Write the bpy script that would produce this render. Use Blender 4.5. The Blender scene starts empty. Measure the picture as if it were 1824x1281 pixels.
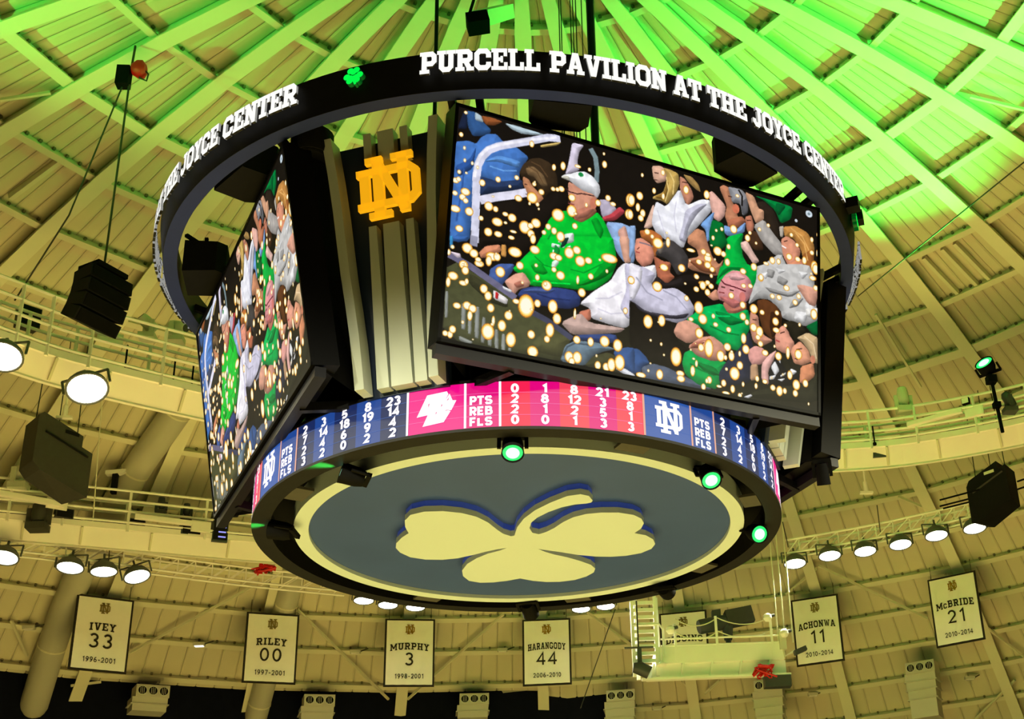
import bpy, math, random
import numpy as np
from mathutils import Vector, Matrix

# ------------------------------------------------------------------ camera
F_PX, PITCH, YAW, ROLL = 2340.5, 0.4129, 0.1651, -0.078      # focal length in pixels of an 1824 px wide frame
PX, PY, CAM = 1288.97, 789.77, np.array([0.0, -19.1891, 0.0])  # principal point (cropped photograph) and position
def _axes():
    fw = np.array([math.sin(YAW)*math.cos(PITCH), math.cos(YAW)*math.cos(PITCH), math.sin(PITCH)])
    rt = np.array([math.cos(YAW), -math.sin(YAW), 0.0]); up = np.cross(rt, fw)
    c, s = math.cos(ROLL), math.sin(ROLL)
    return c*rt+s*up, -s*rt+c*up, fw
RT, UP, FW = _axes()
scn = bpy.context.scene
COL = scn.collection
cd = bpy.data.cameras.new('camera'); cam = bpy.data.objects.new('camera', cd); COL.objects.link(cam)
cd.sensor_width = 36; cd.lens = F_PX/1824*36
cd.shift_x = (912-PX)/1824; cd.shift_y = (PY-640.5)/1824
cd.clip_end = 500
m = Matrix.Identity(4)
for i in range(3):
    m[i][0], m[i][1], m[i][2], m[i][3] = RT[i], UP[i], -FW[i], CAM[i]
cam.matrix_world = m
scn.camera = cam

# ------------------------------------------------------------------ world, light, exposure
w = bpy.data.worlds.new('arena_air'); scn.world = w; w.use_nodes = True
bg = w.node_tree.nodes['Background']; bg.inputs[0].default_value = (1.0, .88, .45, 1); bg.inputs[1].default_value = .03
vs = scn.view_settings
vs.view_transform = 'Standard'; vs.look = 'None'; vs.gamma = 1; vs.exposure = 0.0; vs.use_curve_mapping = False

# ------------------------------------------------------------------ helpers: pixels to points
def ray(u, v):
    d = FW*F_PX + RT*(u-PX) + UP*(PY-v); return d/np.linalg.norm(d)
def at_z(u, v, z):
    d = ray(u, v); return CAM + d*(z/d[2])
def at_y(u, v, y):
    d = ray(u, v); return CAM + d*((y-CAM[1])/d[1])
DOME_TOP, DOME_R = 21.73, 40.13
def at_dome(u, v, off=0.0):
    d = ray(u, v); o = CAM - np.array([0, 0, DOME_TOP-DOME_R]); b = o@d; R = DOME_R-off
    return CAM + d*(-b+math.sqrt(b*b-(o@o-R*R)))
def at_r(u, v, r):
    d = ray(u, v); a = d[0]**2+d[1]**2; b = 2*CAM[1]*d[1]; c = CAM[1]**2-r*r
    return CAM + d*((-b+math.sqrt(b*b-4*a*c))/(2*a))
def pol(r, az, z=0.0):
    a = math.radians(az); return np.array([r*math.cos(a), r*math.sin(a), z])
def dome_z(r, off=0.0): return DOME_TOP-DOME_R+math.sqrt((DOME_R-off)**2-r*r)
V = lambda *a: np.array(a, float)
def nrm(a): return a/np.linalg.norm(a)

# ------------------------------------------------------------------ helpers: materials
def srgb(c):
    c = np.asarray(c, float)/255.0
    return np.where(c <= .04045, c/12.92, ((c+.055)/1.055)**2.4)
def mat(name, rgb, rough=.6, spec=.35, var=.12, scale=2.5, metal=0.0, emit=None, estr=1.0, bump=0.0):
    mt = bpy.data.materials.new(name); mt.use_nodes = True
    nt = mt.node_tree; b = nt.nodes['Principled BSDF']
    b.inputs['Roughness'].default_value = rough; b.inputs['Specular IOR Level'].default_value = spec; b.inputs['Metallic'].default_value = metal
    if emit is not None:
        b.inputs['Emission Color'].default_value = (*emit, 1); b.inputs['Emission Strength'].default_value = estr
    if var > 0:
        tc = nt.nodes.new('ShaderNodeTexCoord'); n = nt.nodes.new('ShaderNodeTexNoise'); n.inputs['Scale'].default_value = scale; n.inputs['Detail'].default_value = 4
        mx = nt.nodes.new('ShaderNodeMix'); mx.data_type = 'RGBA'
        mx.inputs[6].default_value = (*[c*(1-var) for c in rgb], 1); mx.inputs[7].default_value = (*[min(1, c*(1+var)) for c in rgb], 1)
        nt.links.new(tc.outputs['Object'], n.inputs['Vector']); nt.links.new(n.outputs['Fac'], mx.inputs[0]); nt.links.new(mx.outputs[2], b.inputs['Base Color'])
        if bump:
            bp = nt.nodes.new('ShaderNodeBump'); bp.inputs['Strength'].default_value = bump; bp.inputs['Distance'].default_value = .02
            nt.links.new(n.outputs['Fac'], bp.inputs['Height']); nt.links.new(bp.outputs[0], b.inputs['Normal'])
    else:
        b.inputs['Base Color'].default_value = (*rgb, 1)
    return mt
def glow(name, rgb, s=1.0, sample=True):
    mt = bpy.data.materials.new(name); mt.use_nodes = True
    b = mt.node_tree.nodes['Principled BSDF']; b.inputs['Base Color'].default_value = (.02, .02, .02, 1)
    b.inputs['Specular IOR Level'].default_value = .1
    b.inputs['Emission Color'].default_value = (*rgb, 1); b.inputs['Emission Strength'].default_value = s
    if not sample: mt.cycles.emission_sampling = 'NONE'
    return mt
M = {}
M['deck'] = mat('painted_deck', (.66, .59, .41), .75, .15, .06, .7)
M['shell'] = mat('deck_backing', (.40, .37, .28), .9, .1, .05)
M['steel'] = mat('painted_dome_steel', (.78, .73, .53), .6, .25, .05, 1.2)
M['purlin'] = mat('painted_purlin', (.72, .67, .48), .6, .25, .06, 1.5)
M['clip'] = mat('dark_clip', (.22, .19, .13), .7)
M['white'] = mat('white_paint', (.93, .92, .86), .5, .3, .04, 2)
M['walk'] = mat('catwalk_paint', (.95, .88, .78), .55, .3, .04, 2)
M['rail'] = mat('rail_paint', (.95, .90, .80), .45, .35, .03)
M['black'] = mat('black_coating', (.010, .010, .011), .55, .10, .25, 6)
M['blackmat'] = mat('matt_black', (.005, .005, .005), .85, .05, .2, 5)
M['ringunder'] = mat('slate_underside', (.030, .042, .17), .6, .12, .12, 3)
M['frame'] = mat('dark_bezel', (.004, .004, .005), .45, .08, .2, 6)
M['truss'] = mat('dark_painted_truss', (.012, .012, .016), .35, .14, .1, 4)
M['cream'] = mat('cream_acrylic', (.46, .545, .57), .5, .3, .02, 1)
M['navy'] = mat('navy_vinyl', (.029, .060, .215), .5, .3, .16, 1.1)
M['bluetrim'] = mat('blue_edge', (.04, .08, .40), .3, .5, .2, 6, emit=(.03, .07, .45), estr=.22)
M['fin'] = mat('brushed_fin', (.46, .50, .44), .45, .3, .05, 2)
M['finnavy'] = mat('navy_pillar_panel', (.012, .022, .055), .4, .4, .15, 3)
M['gold'] = mat('gold_monogram', (.45, .25, .02), .45, .4, .05, 3, emit=srgb((255, 178, 18)), estr=.8)
M['letter'] = glow('lit_letter', (1.0, 1.0, .93), 1.05, False)
M['lettersk'] = mat('letter_return', (.02, .02, .02), .6)
M['letterside'] = glow('letter_side', (1.0, 1.0, .93), .30, False)
M['greenglow'] = glow('lit_green', (0.0, 1.0, .07), .95)
M['greenskin'] = mat('green_return', (0, .10, .02), .5, emit=(0, .2, .02), estr=.25)
M['lens'] = glow('green_lens', (.02, 1.0, .16), 1.3)
M['lenshot'] = glow('green_lens_core', (.5, 1.0, .68), 1.8)
M['lamp'] = glow('lamp_lens', (1.0, .96, .72), 14.0)
M['lampdim'] = glow('lamp_lens_dim', (1.0, .98, .88), 1.6)
M['housing'] = mat('lamp_housing', (.10, .105, .10), .5, .4, .1)
M['banner'] = mat('banner_cloth', (.93, .90, .80), .85, .1, .04, 4)
M['border'] = mat('banner_border', (.03, .025, .02), .85, .1)
M['print'] = mat('banner_print', (.035, .03, .02), .9, .05, .15)
M['goldprint'] = mat('banner_gold_print', (.34, .20, .025), .9, .05, .15, 8)
M['dimgold'] = mat('banner_faded_print', (.23, .17, .05), .9, .05, .15, 8)
M['drape'] = mat('dark_drape', (.006, .007, .014), .9, .05, .3, 3)
M['duct'] = mat('duct_paint', (.50, .47, .36), .5, .35, .06, 1.5)
M['box'] = mat('vent_box_paint', (.58, .55, .44), .6, .25, .05)
M['speaker'] = mat('speaker_grille', (.009, .009, .009), .75, .1, .2, 9)
M['spkgrey'] = mat('speaker_grey', (.055, .052, .045), .75, .2, .15, 7)
M['red'] = mat('red_paint', (.60, .010, .008), .5, .3, .1)
M['cable'] = mat('dark_cable', (.04, .04, .03), .6)
M['rope'] = mat('pale_rope', (.70, .68, .5), .7)
M['equip'] = mat('grey_equipment', (.05, .055, .06), .5, .4, .15)
M['dusty'] = mat('dusty_fixture', (.62, .62, .48), .6, .3, .15)
M['cyan'] = glow('status_light', (.35, .35, 1.0), 1.0, False)

# ------------------------------------------------------------------ helpers: meshes
class MB:
    def __init__(s): s.v = []; s.f = []; s.m = []
    def add(s, vs, fs, mi=0):
        b = len(s.v); s.v.extend([tuple(map(float, q)) for q in vs]); s.f.extend([tuple(b+i for i in f) for f in fs]); s.m.extend([mi]*len(fs)); return s
    def box(s, c, ax, ay, az, mi=0):       # centre and three half-axis vectors
        c, ax, ay, az = map(np.asarray, (c, ax, ay, az))
        vs = [c+i*ax+j*ay+k*az for i in (-1, 1) for j in (-1, 1) for k in (-1, 1)]
        return s.add(vs, [(0, 1, 3, 2), (4, 6, 7, 5), (0, 4, 5, 1), (2, 3, 7, 6), (0, 2, 6, 4), (1, 5, 7, 3)], mi)
    def abox(s, x0, y0, z0, x1, y1, z1, mi=0):
        return s.box(((x0+x1)/2, (y0+y1)/2, (z0+z1)/2), ((x1-x0)/2, 0, 0), (0, (y1-y0)/2, 0), (0, 0, (z1-z0)/2), mi)
    def beam(s, a, b, w, h, up=(0, 0, 1), mi=0):
        a, b = np.asarray(a, float), np.asarray(b, float); d = nrm(b-a); up = np.asarray(up, float)
        sd = np.cross(d, up)
        if np.linalg.norm(sd) < 1e-6: sd = np.cross(d, (1, 0, 0))
        sd = nrm(sd); u = np.cross(sd, d)
        return s.box((a+b)/2, (b-a)/2, sd*w/2, u*h/2, mi)
    def tube(s, pts, r, n=6, mi=0, caps=True):
        pts = [np.asarray(p, float) for p in pts]; rs = r if isinstance(r, (list, tuple)) else [r]*len(pts)
        rings = []; ref = None
        for i, p in enumerate(pts):
            d = nrm(pts[min(i+1, len(pts)-1)]-pts[max(i-1, 0)])
            if ref is None: ref = V(0, 0, 1) if abs(d[2]) < .9 else V(1, 0, 0)
            x = nrm(np.cross(d, ref)); y = np.cross(x, d); ref = y
            rings.append([p+rs[i]*(x*math.cos(a)+y*math.sin(a)) for a in (2*math.pi*k/n for k in range(n))])
        vs = [q for g in rings for q in g]; fs = []
        for i in range(len(pts)-1):
            for k in range(n): fs.append((i*n+k, i*n+(k+1) % n, (i+1)*n+(k+1) % n, (i+1)*n+k))
        if caps: fs += [tuple(range(n))[::-1], tuple((len(pts)-1)*n+k for k in range(n))]
        return s.add(vs, fs, mi)
    def lathe(s, prof, n=64, a0=0., a1=360., mi=0, close=False, mat4=None):   # profile (r,z) about z
        full = abs(a1-a0) > 359.9; na = n if full else n+1
        vs = []
        for k in range(na):
            a = math.radians(a0+(a1-a0)*k/n)
            vs += [(r*math.cos(a), r*math.sin(a), z) for r, z in prof]
        if mat4 is not None: vs = [tuple(mat4 @ Vector(q)) for q in vs]
        P = len(prof); fs = []; L = P if close else P-1
        for k in range(n):
            k2 = (k+1) % na
            for j in range(L): fs.append((k*P+j, k2*P+j, k2*P+(j+1) % P, k*P+(j+1) % P))
        return s.add(vs, fs, mi)
    def build(s, name, m, parent=None, smooth=False, base=None):
        me = bpy.data.meshes.new(name)
        off = V(0, 0, 0)
        p = parent
        while p is not None: off = off+np.array(p.location); p = p.parent
        vv = s.v
        if base is not None: off = np.asarray(base, float)
        if np.any(off): vv = [(a-off[0], b-off[1], c-off[2]) for a, b, c in s.v]
        me.from_pydata(vv, [], s.f)
        ms = m if isinstance(m, (list, tuple)) else [m]
        for q in ms: me.materials.append(M[q] if isinstance(q, str) else q)
        if len(ms) > 1: me.polygons.foreach_set('material_index', s.m)
        if smooth:
            me.polygons.foreach_set('use_smooth', [True]*len(me.polygons))
        me.update()
        import bmesh
        bm = bmesh.new(); bm.from_mesh(me); bmesh.ops.recalc_face_normals(bm, faces=bm.faces); bm.to_mesh(me); bm.free()
        if smooth:
            try: me.set_sharp_from_angle(angle=math.radians(35))
            except Exception: pass
        o = bpy.data.objects.new(name, me); COL.objects.link(o)
        if parent is not None: o.parent = parent
        elif base is not None: o.location = tuple(base)
        return o
def tag(o, label=None, cat=None, group=None, kind=None):
    if label: o['label'] = label
    if cat: o['category'] = cat
    if group: o['group'] = group
    if kind: o['kind'] = kind
    return o
def thing(name, label, cat, loc=(0, 0, 0), group=None):
    o = bpy.data.objects.new(name, None); COL.objects.link(o); o.location = tuple(map(float, loc)); o.empty_display_size = .2
    return tag(o, label, cat, group)
def copy_tree(o, parent=None):
    c = o.copy(); COL.objects.link(c); c.parent = parent
    for ch in o.children: copy_tree(ch, c)
    return c
def look(z_axis, up=(0, 0, 1)):       # rotation whose local +Z is z_axis
    z = nrm(np.asarray(z_axis, float)); x = np.cross(np.asarray(up, float), z)
    if np.linalg.norm(x) < 1e-6: x = V(1, 0, 0)
    x = nrm(x); y = np.cross(z, x)
    return Matrix(((x[0], y[0], z[0]), (x[1], y[1], z[1]), (x[2], y[2], z[2])))
def set_rot(o, R3, loc=None):
    m4 = R3.to_4x4()
    if loc is not None: m4.translation = Vector([float(q) for q in loc])
    o.matrix_basis = m4

# ------------------------------------------------------------------ helpers: lettering (own stroke font)
def stroke(pts, t, closed=False):
    P = [np.array(p, float) for p in pts]; n = len(P); L = []; R = []
    for i in range(n):
        a = P[i-1] if (i > 0 or closed) else None; b = P[(i+1) % n] if (i < n-1 or closed) else None
        d0 = nrm(P[i]-a) if a is not None else None; d1 = nrm(b-P[i]) if b is not None else None
        if d0 is None: d0 = d1
        if d1 is None: d1 = d0
        n0 = V(-d0[1], d0[0]); n1 = V(-d1[1], d1[0]); mm = n0+n1
        l = np.linalg.norm(mm)
        mm = n0 if l < 1e-6 else mm/l
        k = min(2.0, 1/max(.35, mm@n0)); L.append(P[i]+mm*t/2*k); R.append(P[i]-mm*t/2*k)
    return [[R[i], R[(i+1) % n], L[(i+1) % n], L[i]] for i in range(n if closed else n-1)]
def rc(x0, y0, x1, y1): return [V(x0, y0), V(x1, y0), V(x1, y1), V(x0, y1)]
def arc(cx, cy, rx, ry, a0, a1, n=9):
    return [(cx+rx*math.cos(math.radians(a0+(a1-a0)*i/n)), cy+ry*math.sin(math.radians(a0+(a1-a0)*i/n))) for i in range(n+1)]
def oval(cx, cy, rx, ry, n=16): return arc(cx, cy, rx, ry, 0, 360-360/n, n-1)
OCT = [(.71, .66), (.71, .78), (.59, .9), (.25, .9), (.11, .76), (.11, .24), (.25, .1), (.59, .1), (.71, .22), (.71, .36)]
def slab(ch):      # block slab-serif capitals: list of convex polygons, advance width
    t = .21; s = .15
    if ch == 'A': return stroke([(.17, .05), (.40, .95)], .2)+stroke([(.73, .05), (.50, .95)], .2)+[rc(.3, .86, .6, 1), rc(.25, .26, .65, .4), rc(0, 0, .36, s), rc(.54, 0, .9, s)], .9
    if ch == 'V': return stroke([(.19, .95), (.41, .06)], .2)+stroke([(.71, .95), (.49, .06)], .2)+[rc(.33, 0, .57, .12), rc(0, .85, .38, 1), rc(.52, .85, .9, 1)], .9
    if ch == 'P': return [rc(.1, 0, .32, 1), rc(0, 0, .46, s), rc(0, .85, .2, 1)]+stroke([(.2, .9), (.6, .9), (.72, .79), (.72, .55), (.6, .44), (.3, .44)], t), .84
    if ch == 'R': return [rc(.1, 0, .32, 1), rc(0, 0, .42, s), rc(0, .85, .2, 1), rc(.56, 0, .9, s)]+stroke([(.2, .9), (.6, .9), (.72, .79), (.72, .57), (.6, .47), (.3, .47)], t)+stroke([(.48, .47), (.72, .06)], .2), .9
    if ch == 'U': return [rc(.1, .24, .32, 1), rc(.58, .24, .8, 1), rc(0, .85, .42, 1), rc(.48, .85, .9, 1)]+stroke([(.21, .3), (.21, .22), (.33, .1), (.57, .1), (.69, .22), (.69, .3)], t), .9
    if ch == 'C': return stroke(OCT, t)+[rc(.6, .6, .82, .72)], .82
    if ch == 'c': return [[q*.72 for q in p] for p in stroke(OCT, t)], .60
    if ch == 'G': return stroke(OCT[:-1]+[(.71, .45)], t)+[rc(.46, .34, .86, .47)], .86
    if ch == 'E': return [rc(.1, 0, .32, 1), rc(0, .85, .76, 1), rc(0, 0, .78, s), rc(.2, .43, .54, .57), rc(.62, .66, .76, 1), rc(.64, 0, .78, .34), rc(.46, .36, .55, .64)], .8
    if ch == 'L': return [rc(.1, 0, .32, 1), rc(0, .85, .44, 1), rc(0, 0, .76, s), rc(.6, 0, .76, .36)], .78
    if ch == 'I': return [rc(.11, 0, .33, 1), rc(0, 0, .44, s), rc(0, .85, .44, 1)], .46
    if ch == 'O': return stroke([(.25, .9), (.59, .9), (.73, .76), (.73, .24), (.59, .1), (.25, .1), (.11, .24), (.11, .76)], t, True), .84
    if ch == 'D': return [rc(.1, 0, .32, 1), rc(0, 0, .3, s), rc(0, .85, .3, 1)]+stroke([(.2, .91), (.58, .91), (.73, .76), (.73, .24), (.58, .09), (.2, .09)], .2), .84
    if ch == 'N': return [rc(.1, 0, .29, 1), rc(.61, 0, .8, 1), rc(0, .85, .3, 1), rc(0, 0, .39, s), rc(.51, .85, .9, 1)]+stroke([(.2, .93), (.70, .07)], .23), .9
    if ch == 'M': return [rc(.08, 0, .26, 1), rc(.84, 0, 1.02, 1), rc(0, 0, .34, s), rc(.76, 0, 1.1, s), rc(0, .85, .26, 1), rc(.84, .85, 1.1, 1)]+stroke([(.2, .93), (.55, .25)], .2)+stroke([(.9, .93), (.55, .25)], .2), 1.1
    if ch == 'W': return stroke([(.17, .95), (.34, .05)], .17)+stroke([(.55, .9), (.36, .05)], .13)+stroke([(.55, .9), (.74, .05)], .17)+stroke([(.95, .95), (.76, .05)], .13)+[rc(0, .87, .34, 1), rc(.78, .87, 1.1, 1)], 1.1
    if ch == 'T': return [rc(.3, 0, .52, 1), rc(.18, 0, .64, s), rc(0, .85, .82, 1), rc(0, .62, .15, 1), rc(.67, .62, .82, 1)], .82
    if ch == 'H': return [rc(.1, 0, .32, 1), rc(.58, 0, .8, 1), rc(.2, .42, .7, .58), rc(0, 0, .42, s), rc(.48, 0, .9, s), rc(0, .85, .42, 1), rc(.48, .85, .9, 1)], .9
    if ch == 'J': return [rc(.4, .24, .62, 1), rc(.28, .85, .74, 1)]+stroke([(.51, .3), (.51, .22), (.39, .1), (.22, .1), (.11, .21), (.11, .36)], t), .74
    if ch == 'Y': return stroke([(.19, .93), (.43, .5)], .2)+stroke([(.67, .93), (.43, .5)], .2)+[rc(.32, 0, .54, .52), rc(0, .85, .36, 1), rc(.5, .85, .86, 1), rc(.2, 0, .66, s)], .86
    if ch == 'B': return [rc(.1, 0, .32, 1), rc(0, 0, .3, s), rc(0, .85, .3, 1)]+stroke([(.2, .91), (.58, .91), (.68, .82), (.68, .64), (.58, .53), (.2, .53)], .18)+stroke([(.2, .53), (.62, .53), (.73, .42), (.73, .2), (.62, .09), (.2, .09)], .18), .84
    if ch == 'S': return stroke([(.66, .68), (.66, .8), (.56, .9), (.24, .9), (.12, .8), (.12, .64), (.22, .54), (.56, .46), (.67, .36), (.67, .2), (.56, .1), (.22, .1), (.1, .2), (.1, .34)], .19), .78
    return [], .4
def plain(ch, t=.2):   # sans letters and numerals
    S = {'0': [('c', oval(.36, .5, .25, .40))], '1': [('o', [(.12, .72), (.36, .9), (.36, .02)])],
         '2': [('o', arc(.36, .66, .24, .24, 170, -35)+[(.12, .1), (.64, .1)])], '3': [('o', arc(.33, .70, .22, .2, 155, -90)), ('o', arc(.33, .29, .25, .21, 90, -155))],
         '4': [('o', [(.5, .02), (.5, .9), (.08, .30), (.68, .30)])], '5': [('o', [(.6, .9), (.2, .9), (.15, .52)]+arc(.34, .33, .25, .23, 120, -150))],
         '6': [('c', oval(.36, .31, .24, .22)), ('o', [(.12, .33), (.17, .6), (.32, .82), (.54, .92)])], '7': [('o', [(.08, .9), (.62, .9), (.28, .02)])],
         '8': [('c', oval(.36, .71, .2, .19)), ('c', oval(.36, .30, .25, .21))], '9': [('c', oval(.36, .67, .24, .23)), ('o', [(.60, .65), (.55, .38), (.40, .16), (.18, .08)])],
         '-': [('o', [(.1, .42), (.5, .42)])], 'P': [('o', [(.14, 0), (.14, .9), (.5, .9), (.62, .76), (.62, .58), (.5, .44), (.14, .44)])], 'T': [('o', [(0, .9), (.7, .9)]), ('o', [(.35, .9), (.35, 0)])],
         'S': [('o', [(.62, .72), (.54, .88), (.22, .88), (.12, .76), (.12, .62), (.22, .52), (.54, .46), (.64, .36), (.64, .22), (.54, .1), (.22, .1), (.1, .26)])],
         'R': [('o', [(.14, 0), (.14, .9), (.5, .9), (.62, .76), (.62, .58), (.5, .44), (.14, .44)]), ('o', [(.36, .44), (.64, 0)])],
         'E': [('o', [(.64, .9), (.14, .9), (.14, .1), (.64, .1)]), ('o', [(.14, .5), (.56, .5)])], 'F': [('o', [(.64, .9), (.14, .9), (.14, 0)]), ('o', [(.14, .48), (.56, .48)])],
         'B': [('c', [(.14, .9), (.5, .9), (.6, .8), (.6, .62), (.5, .52), (.14, .52)]), ('c', [(.14, .52), (.54, .52), (.66, .4), (.66, .22), (.54, .1), (.14, .1)])], 'L': [('o', [(.14, .9), (.14, .1), (.62, .1)])]}
    out = []
    for k, pts in S.get(ch, []): out += stroke(pts, t, k == 'c')
    return out, {'1': .54, '-': .6, ' ': .4}.get(ch, .74)
def text_polys(txt, font, gap=.1):
    out = []; x = 0.0
    for ch in txt:
        p, wd = font(ch); out += [[q+V(x, 0) for q in pp] for pp in p]; x += wd+gap
    return out, x-gap
def embolden(p, k):                   # push the edges of a convex piece outwards
    n = len(p); area = sum(p[i][0]*p[(i+1) % n][1]-p[(i+1) % n][0]*p[i][1] for i in range(n))
    if area < 0: p = p[::-1]
    out = []
    for i in range(n):
        d0 = nrm(p[i]-p[i-1]); d1 = nrm(p[(i+1) % n]-p[i]); n0 = V(d0[1], -d0[0]); n1 = V(d1[1], -d1[0]); b = n0+n1; out.append(p[i]+b*k/max(.4, (b@n0)))
    return out
def put_polys(mb, polys, fn, depth=None, mi=0, mi_side=None, white_sides=False):   # fn(x, y, d) -> point ; depth None: flat
    for p in polys:
        n = len(p); area = sum(p[i][0]*p[(i+1) % n][1]-p[(i+1) % n][0]*p[i][1] for i in range(n))
        if area < 0: p = p[::-1]
        if depth is None: mb.add([fn(q[0], q[1], 0) for q in p], [tuple(range(n))], mi)
        else:
            vs = [fn(q[0], q[1], depth) for q in p]+[fn(q[0], q[1], 0) for q in p]
            mb.add(vs, [tuple(range(n))], mi)
            for i in range(n):
                e = p[(i+1) % n]-p[i]; upright = abs(e[1]) > 1.5*abs(e[0])
                mb.add([vs[i], vs[i+n], vs[(i+1) % n+n], vs[(i+1) % n]], [(0, 1, 2, 3)], mi if mi_side is None else (2 if (white_sides and upright) else mi_side))
ND = ([rc(.05, .18, .20, .90), rc(0, .78, .25, .90), rc(0, .18, .25, .30), rc(.2, .78, .82, .90), rc(.2, .18, .82, .30)] +
      stroke([(.76, .84), (.83, .84), (.93, .74), (.93, .34), (.83, .24), (.76, .24)], .12) +
      [rc(.26, 0, .42, 1.10), rc(.17, 0, .53, .11), rc(.15, .99, .42, 1.10), rc(.66, .04, .81, 1.10), rc(.56, .99, .90, 1.10)] + stroke([(.33, 1.03), (.74, .07)], .14))   # interlocked monogram, 1 wide, 1.1 high
def shamrock_poly(n=10):     # small clover as convex pieces
    out = []
    for a in (90, 210, 330):
        for s in (-1, 1):
            c = V(math.cos(math.radians(a+s*27)), math.sin(math.radians(a+s*27)))*.36
            out.append([c+.19*V(math.cos(2*math.pi*k/12), math.sin(2*math.pi*k/12)) for k in range(12)])
        c = V(math.cos(math.radians(a)), math.sin(math.radians(a)))*.2
        out.append([c+.16*V(math.cos(2*math.pi*k/12), math.sin(2*math.pi*k/12)) for k in range(12)])
    out += stroke([(0, 0), (.02, -.3), (.14, -.58)], .12)
    return out
def tri_fill(pts):     # triangulate a simple polygon
    from mathutils.geometry import tessellate_polygon
    return tessellate_polygon([[Vector((float(p[0]), float(p[1]), 0)) for p in pts]])

M['maple'] = mat('maple_floor', (.78, .63, .24), .5, .3, .05, 2)
M['stands'] = mat('dark_seating', (.035, .033, .035), .8, .15, .2, 2)

# ================================================================== THE DOME (setting)
RIB_AZ = [-33, -22, -10.5, 1, 12, 22.3, 33, 43.2, 54.0, 65.7, 77.2, 88.7, 99.4, 110.2, 121.5, 131.8, 143, 154, 165, 176, 187.5, 199]
ROWS = [2.6, 5.01, 7.12, 9.19, 11.35, 13.14, 14.94, 16.63, 18.22, 20.07, 22.2, 23.6, 24.8, 25.85, 26.9, 27.85, 28.8, 29.8]
MAJOR = (11.35, 18.22)
RIB_Y0 = 1.0                         # the ribs meet a little beyond the board's axis
def rib_pt(az, r, off=0.0):          # where the rib of plan direction az crosses radius r
    a = math.radians(az); c, s = math.cos(a), math.sin(a)
    t = -RIB_Y0*s+math.sqrt((RIB_Y0*s)**2-(RIB_Y0**2-r*r))
    x, y = t*c, RIB_Y0+t*s
    return V(x, y, dome_z(r, off))
EDGE_R = 27.17                       # the deck stops here over the dark drape
def r_last(az): return EDGE_R if az > 88 else 29.8
ceiling = bpy.data.objects.new('ceiling', None); COL.objects.link(ceiling); tag(ceiling, kind='structure')
# backing shell
mb = MB(); prof = []
azs = list(range(-36, 204, 4))
rr = [0.2]+ROWS
for az in azs:
    for r in rr:
        mb.v.append(tuple(pol(min(r, r_last(az)), az, dome_z(min(r, r_last(az)), -.12))))
n = len(rr)
for i in range(len(azs)-1):
    for j in range(n-1):
        mb.f.append((i*n+j, i*n+j+1, (i+1)*n+j+1, (i+1)*n+j)); mb.m.append(0)
mb.build('roof_shell', 'shell', ceiling)
# deck panels between ribs and purlins: long trays with upstanding seams
panels = []
for i in range(len(RIB_AZ)-1):
    a0, a1 = RIB_AZ[i], RIB_AZ[i+1]
    for j in range(len(ROWS)-1):
        r0, r1 = ROWS[j], ROWS[j+1]
        if r0 >= r_last((a0+a1)/2): continue
        r1 = min(r1, r_last((a0+a1)/2))
        A0, A1, B0, B1 = rib_pt(a0, r0), rib_pt(a1, r0), rib_pt(a0, r1), rib_pt(a1, r1)
        npan = 9 if r1 > 15 else (7 if r1 > 10 else (4 if r1 > 6 else 2))
        for k in range(npan):
            u0, u1 = k/npan, (k+1)/npan
            p = [A0+(A1-A0)*u0, A0+(A1-A0)*u1, B0+(B1-B0)*u1, B0+(B1-B0)*u0]
            c = sum(p)/4; q = c-CAM; wq = q@FW
            su = PX+F_PX*(q@RT)/wq; sv = PY-F_PX*(q@UP)/wq
            vis = wq > 0 and -60 < su < 1884 and -60 < sv < 1330
            area = np.linalg.norm(np.cross(p[2]-p[0], p[3]-p[1]))*(F_PX/wq)**2 if vis else 0
            panels.append((area, p, c))
panels.sort(key=lambda q: -q[0])
def panel_mesh(mb, p, c):
    nn = nrm(np.cross(p[1]-p[0], p[3]-p[0]));  nn = nn if nn[2] > 0 else -nn
    sx = nrm(p[1]-p[0]); g = .006; h = .024
    q = [p[0]+sx*g, p[1]-sx*g, p[2]-sx*g, p[3]+sx*g]
    low = [q[0]+sx*.05, q[1]-sx*.05, q[2]-sx*.05, q[3]+sx*.05]
    vs = [a+nn*h for a in q]+[a for a in low]
    mb.add(vs, [(4, 5, 6, 7), (0, 4, 7, 3), (1, 2, 6, 5), (0, 1, 5, 4), (3, 7, 6, 2)])
stuff = MB()
for i, (a, p, c) in enumerate(panels):
    if i < 300 and a > 60:
        mb = MB(); panel_mesh(mb, p, c)
        mb.build('roof_panel', 'deck', ceiling)
    else: panel_mesh(stuff, p, c)
tag(stuff.build('roof_panel_field', 'deck', ceiling), kind='stuff')
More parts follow.
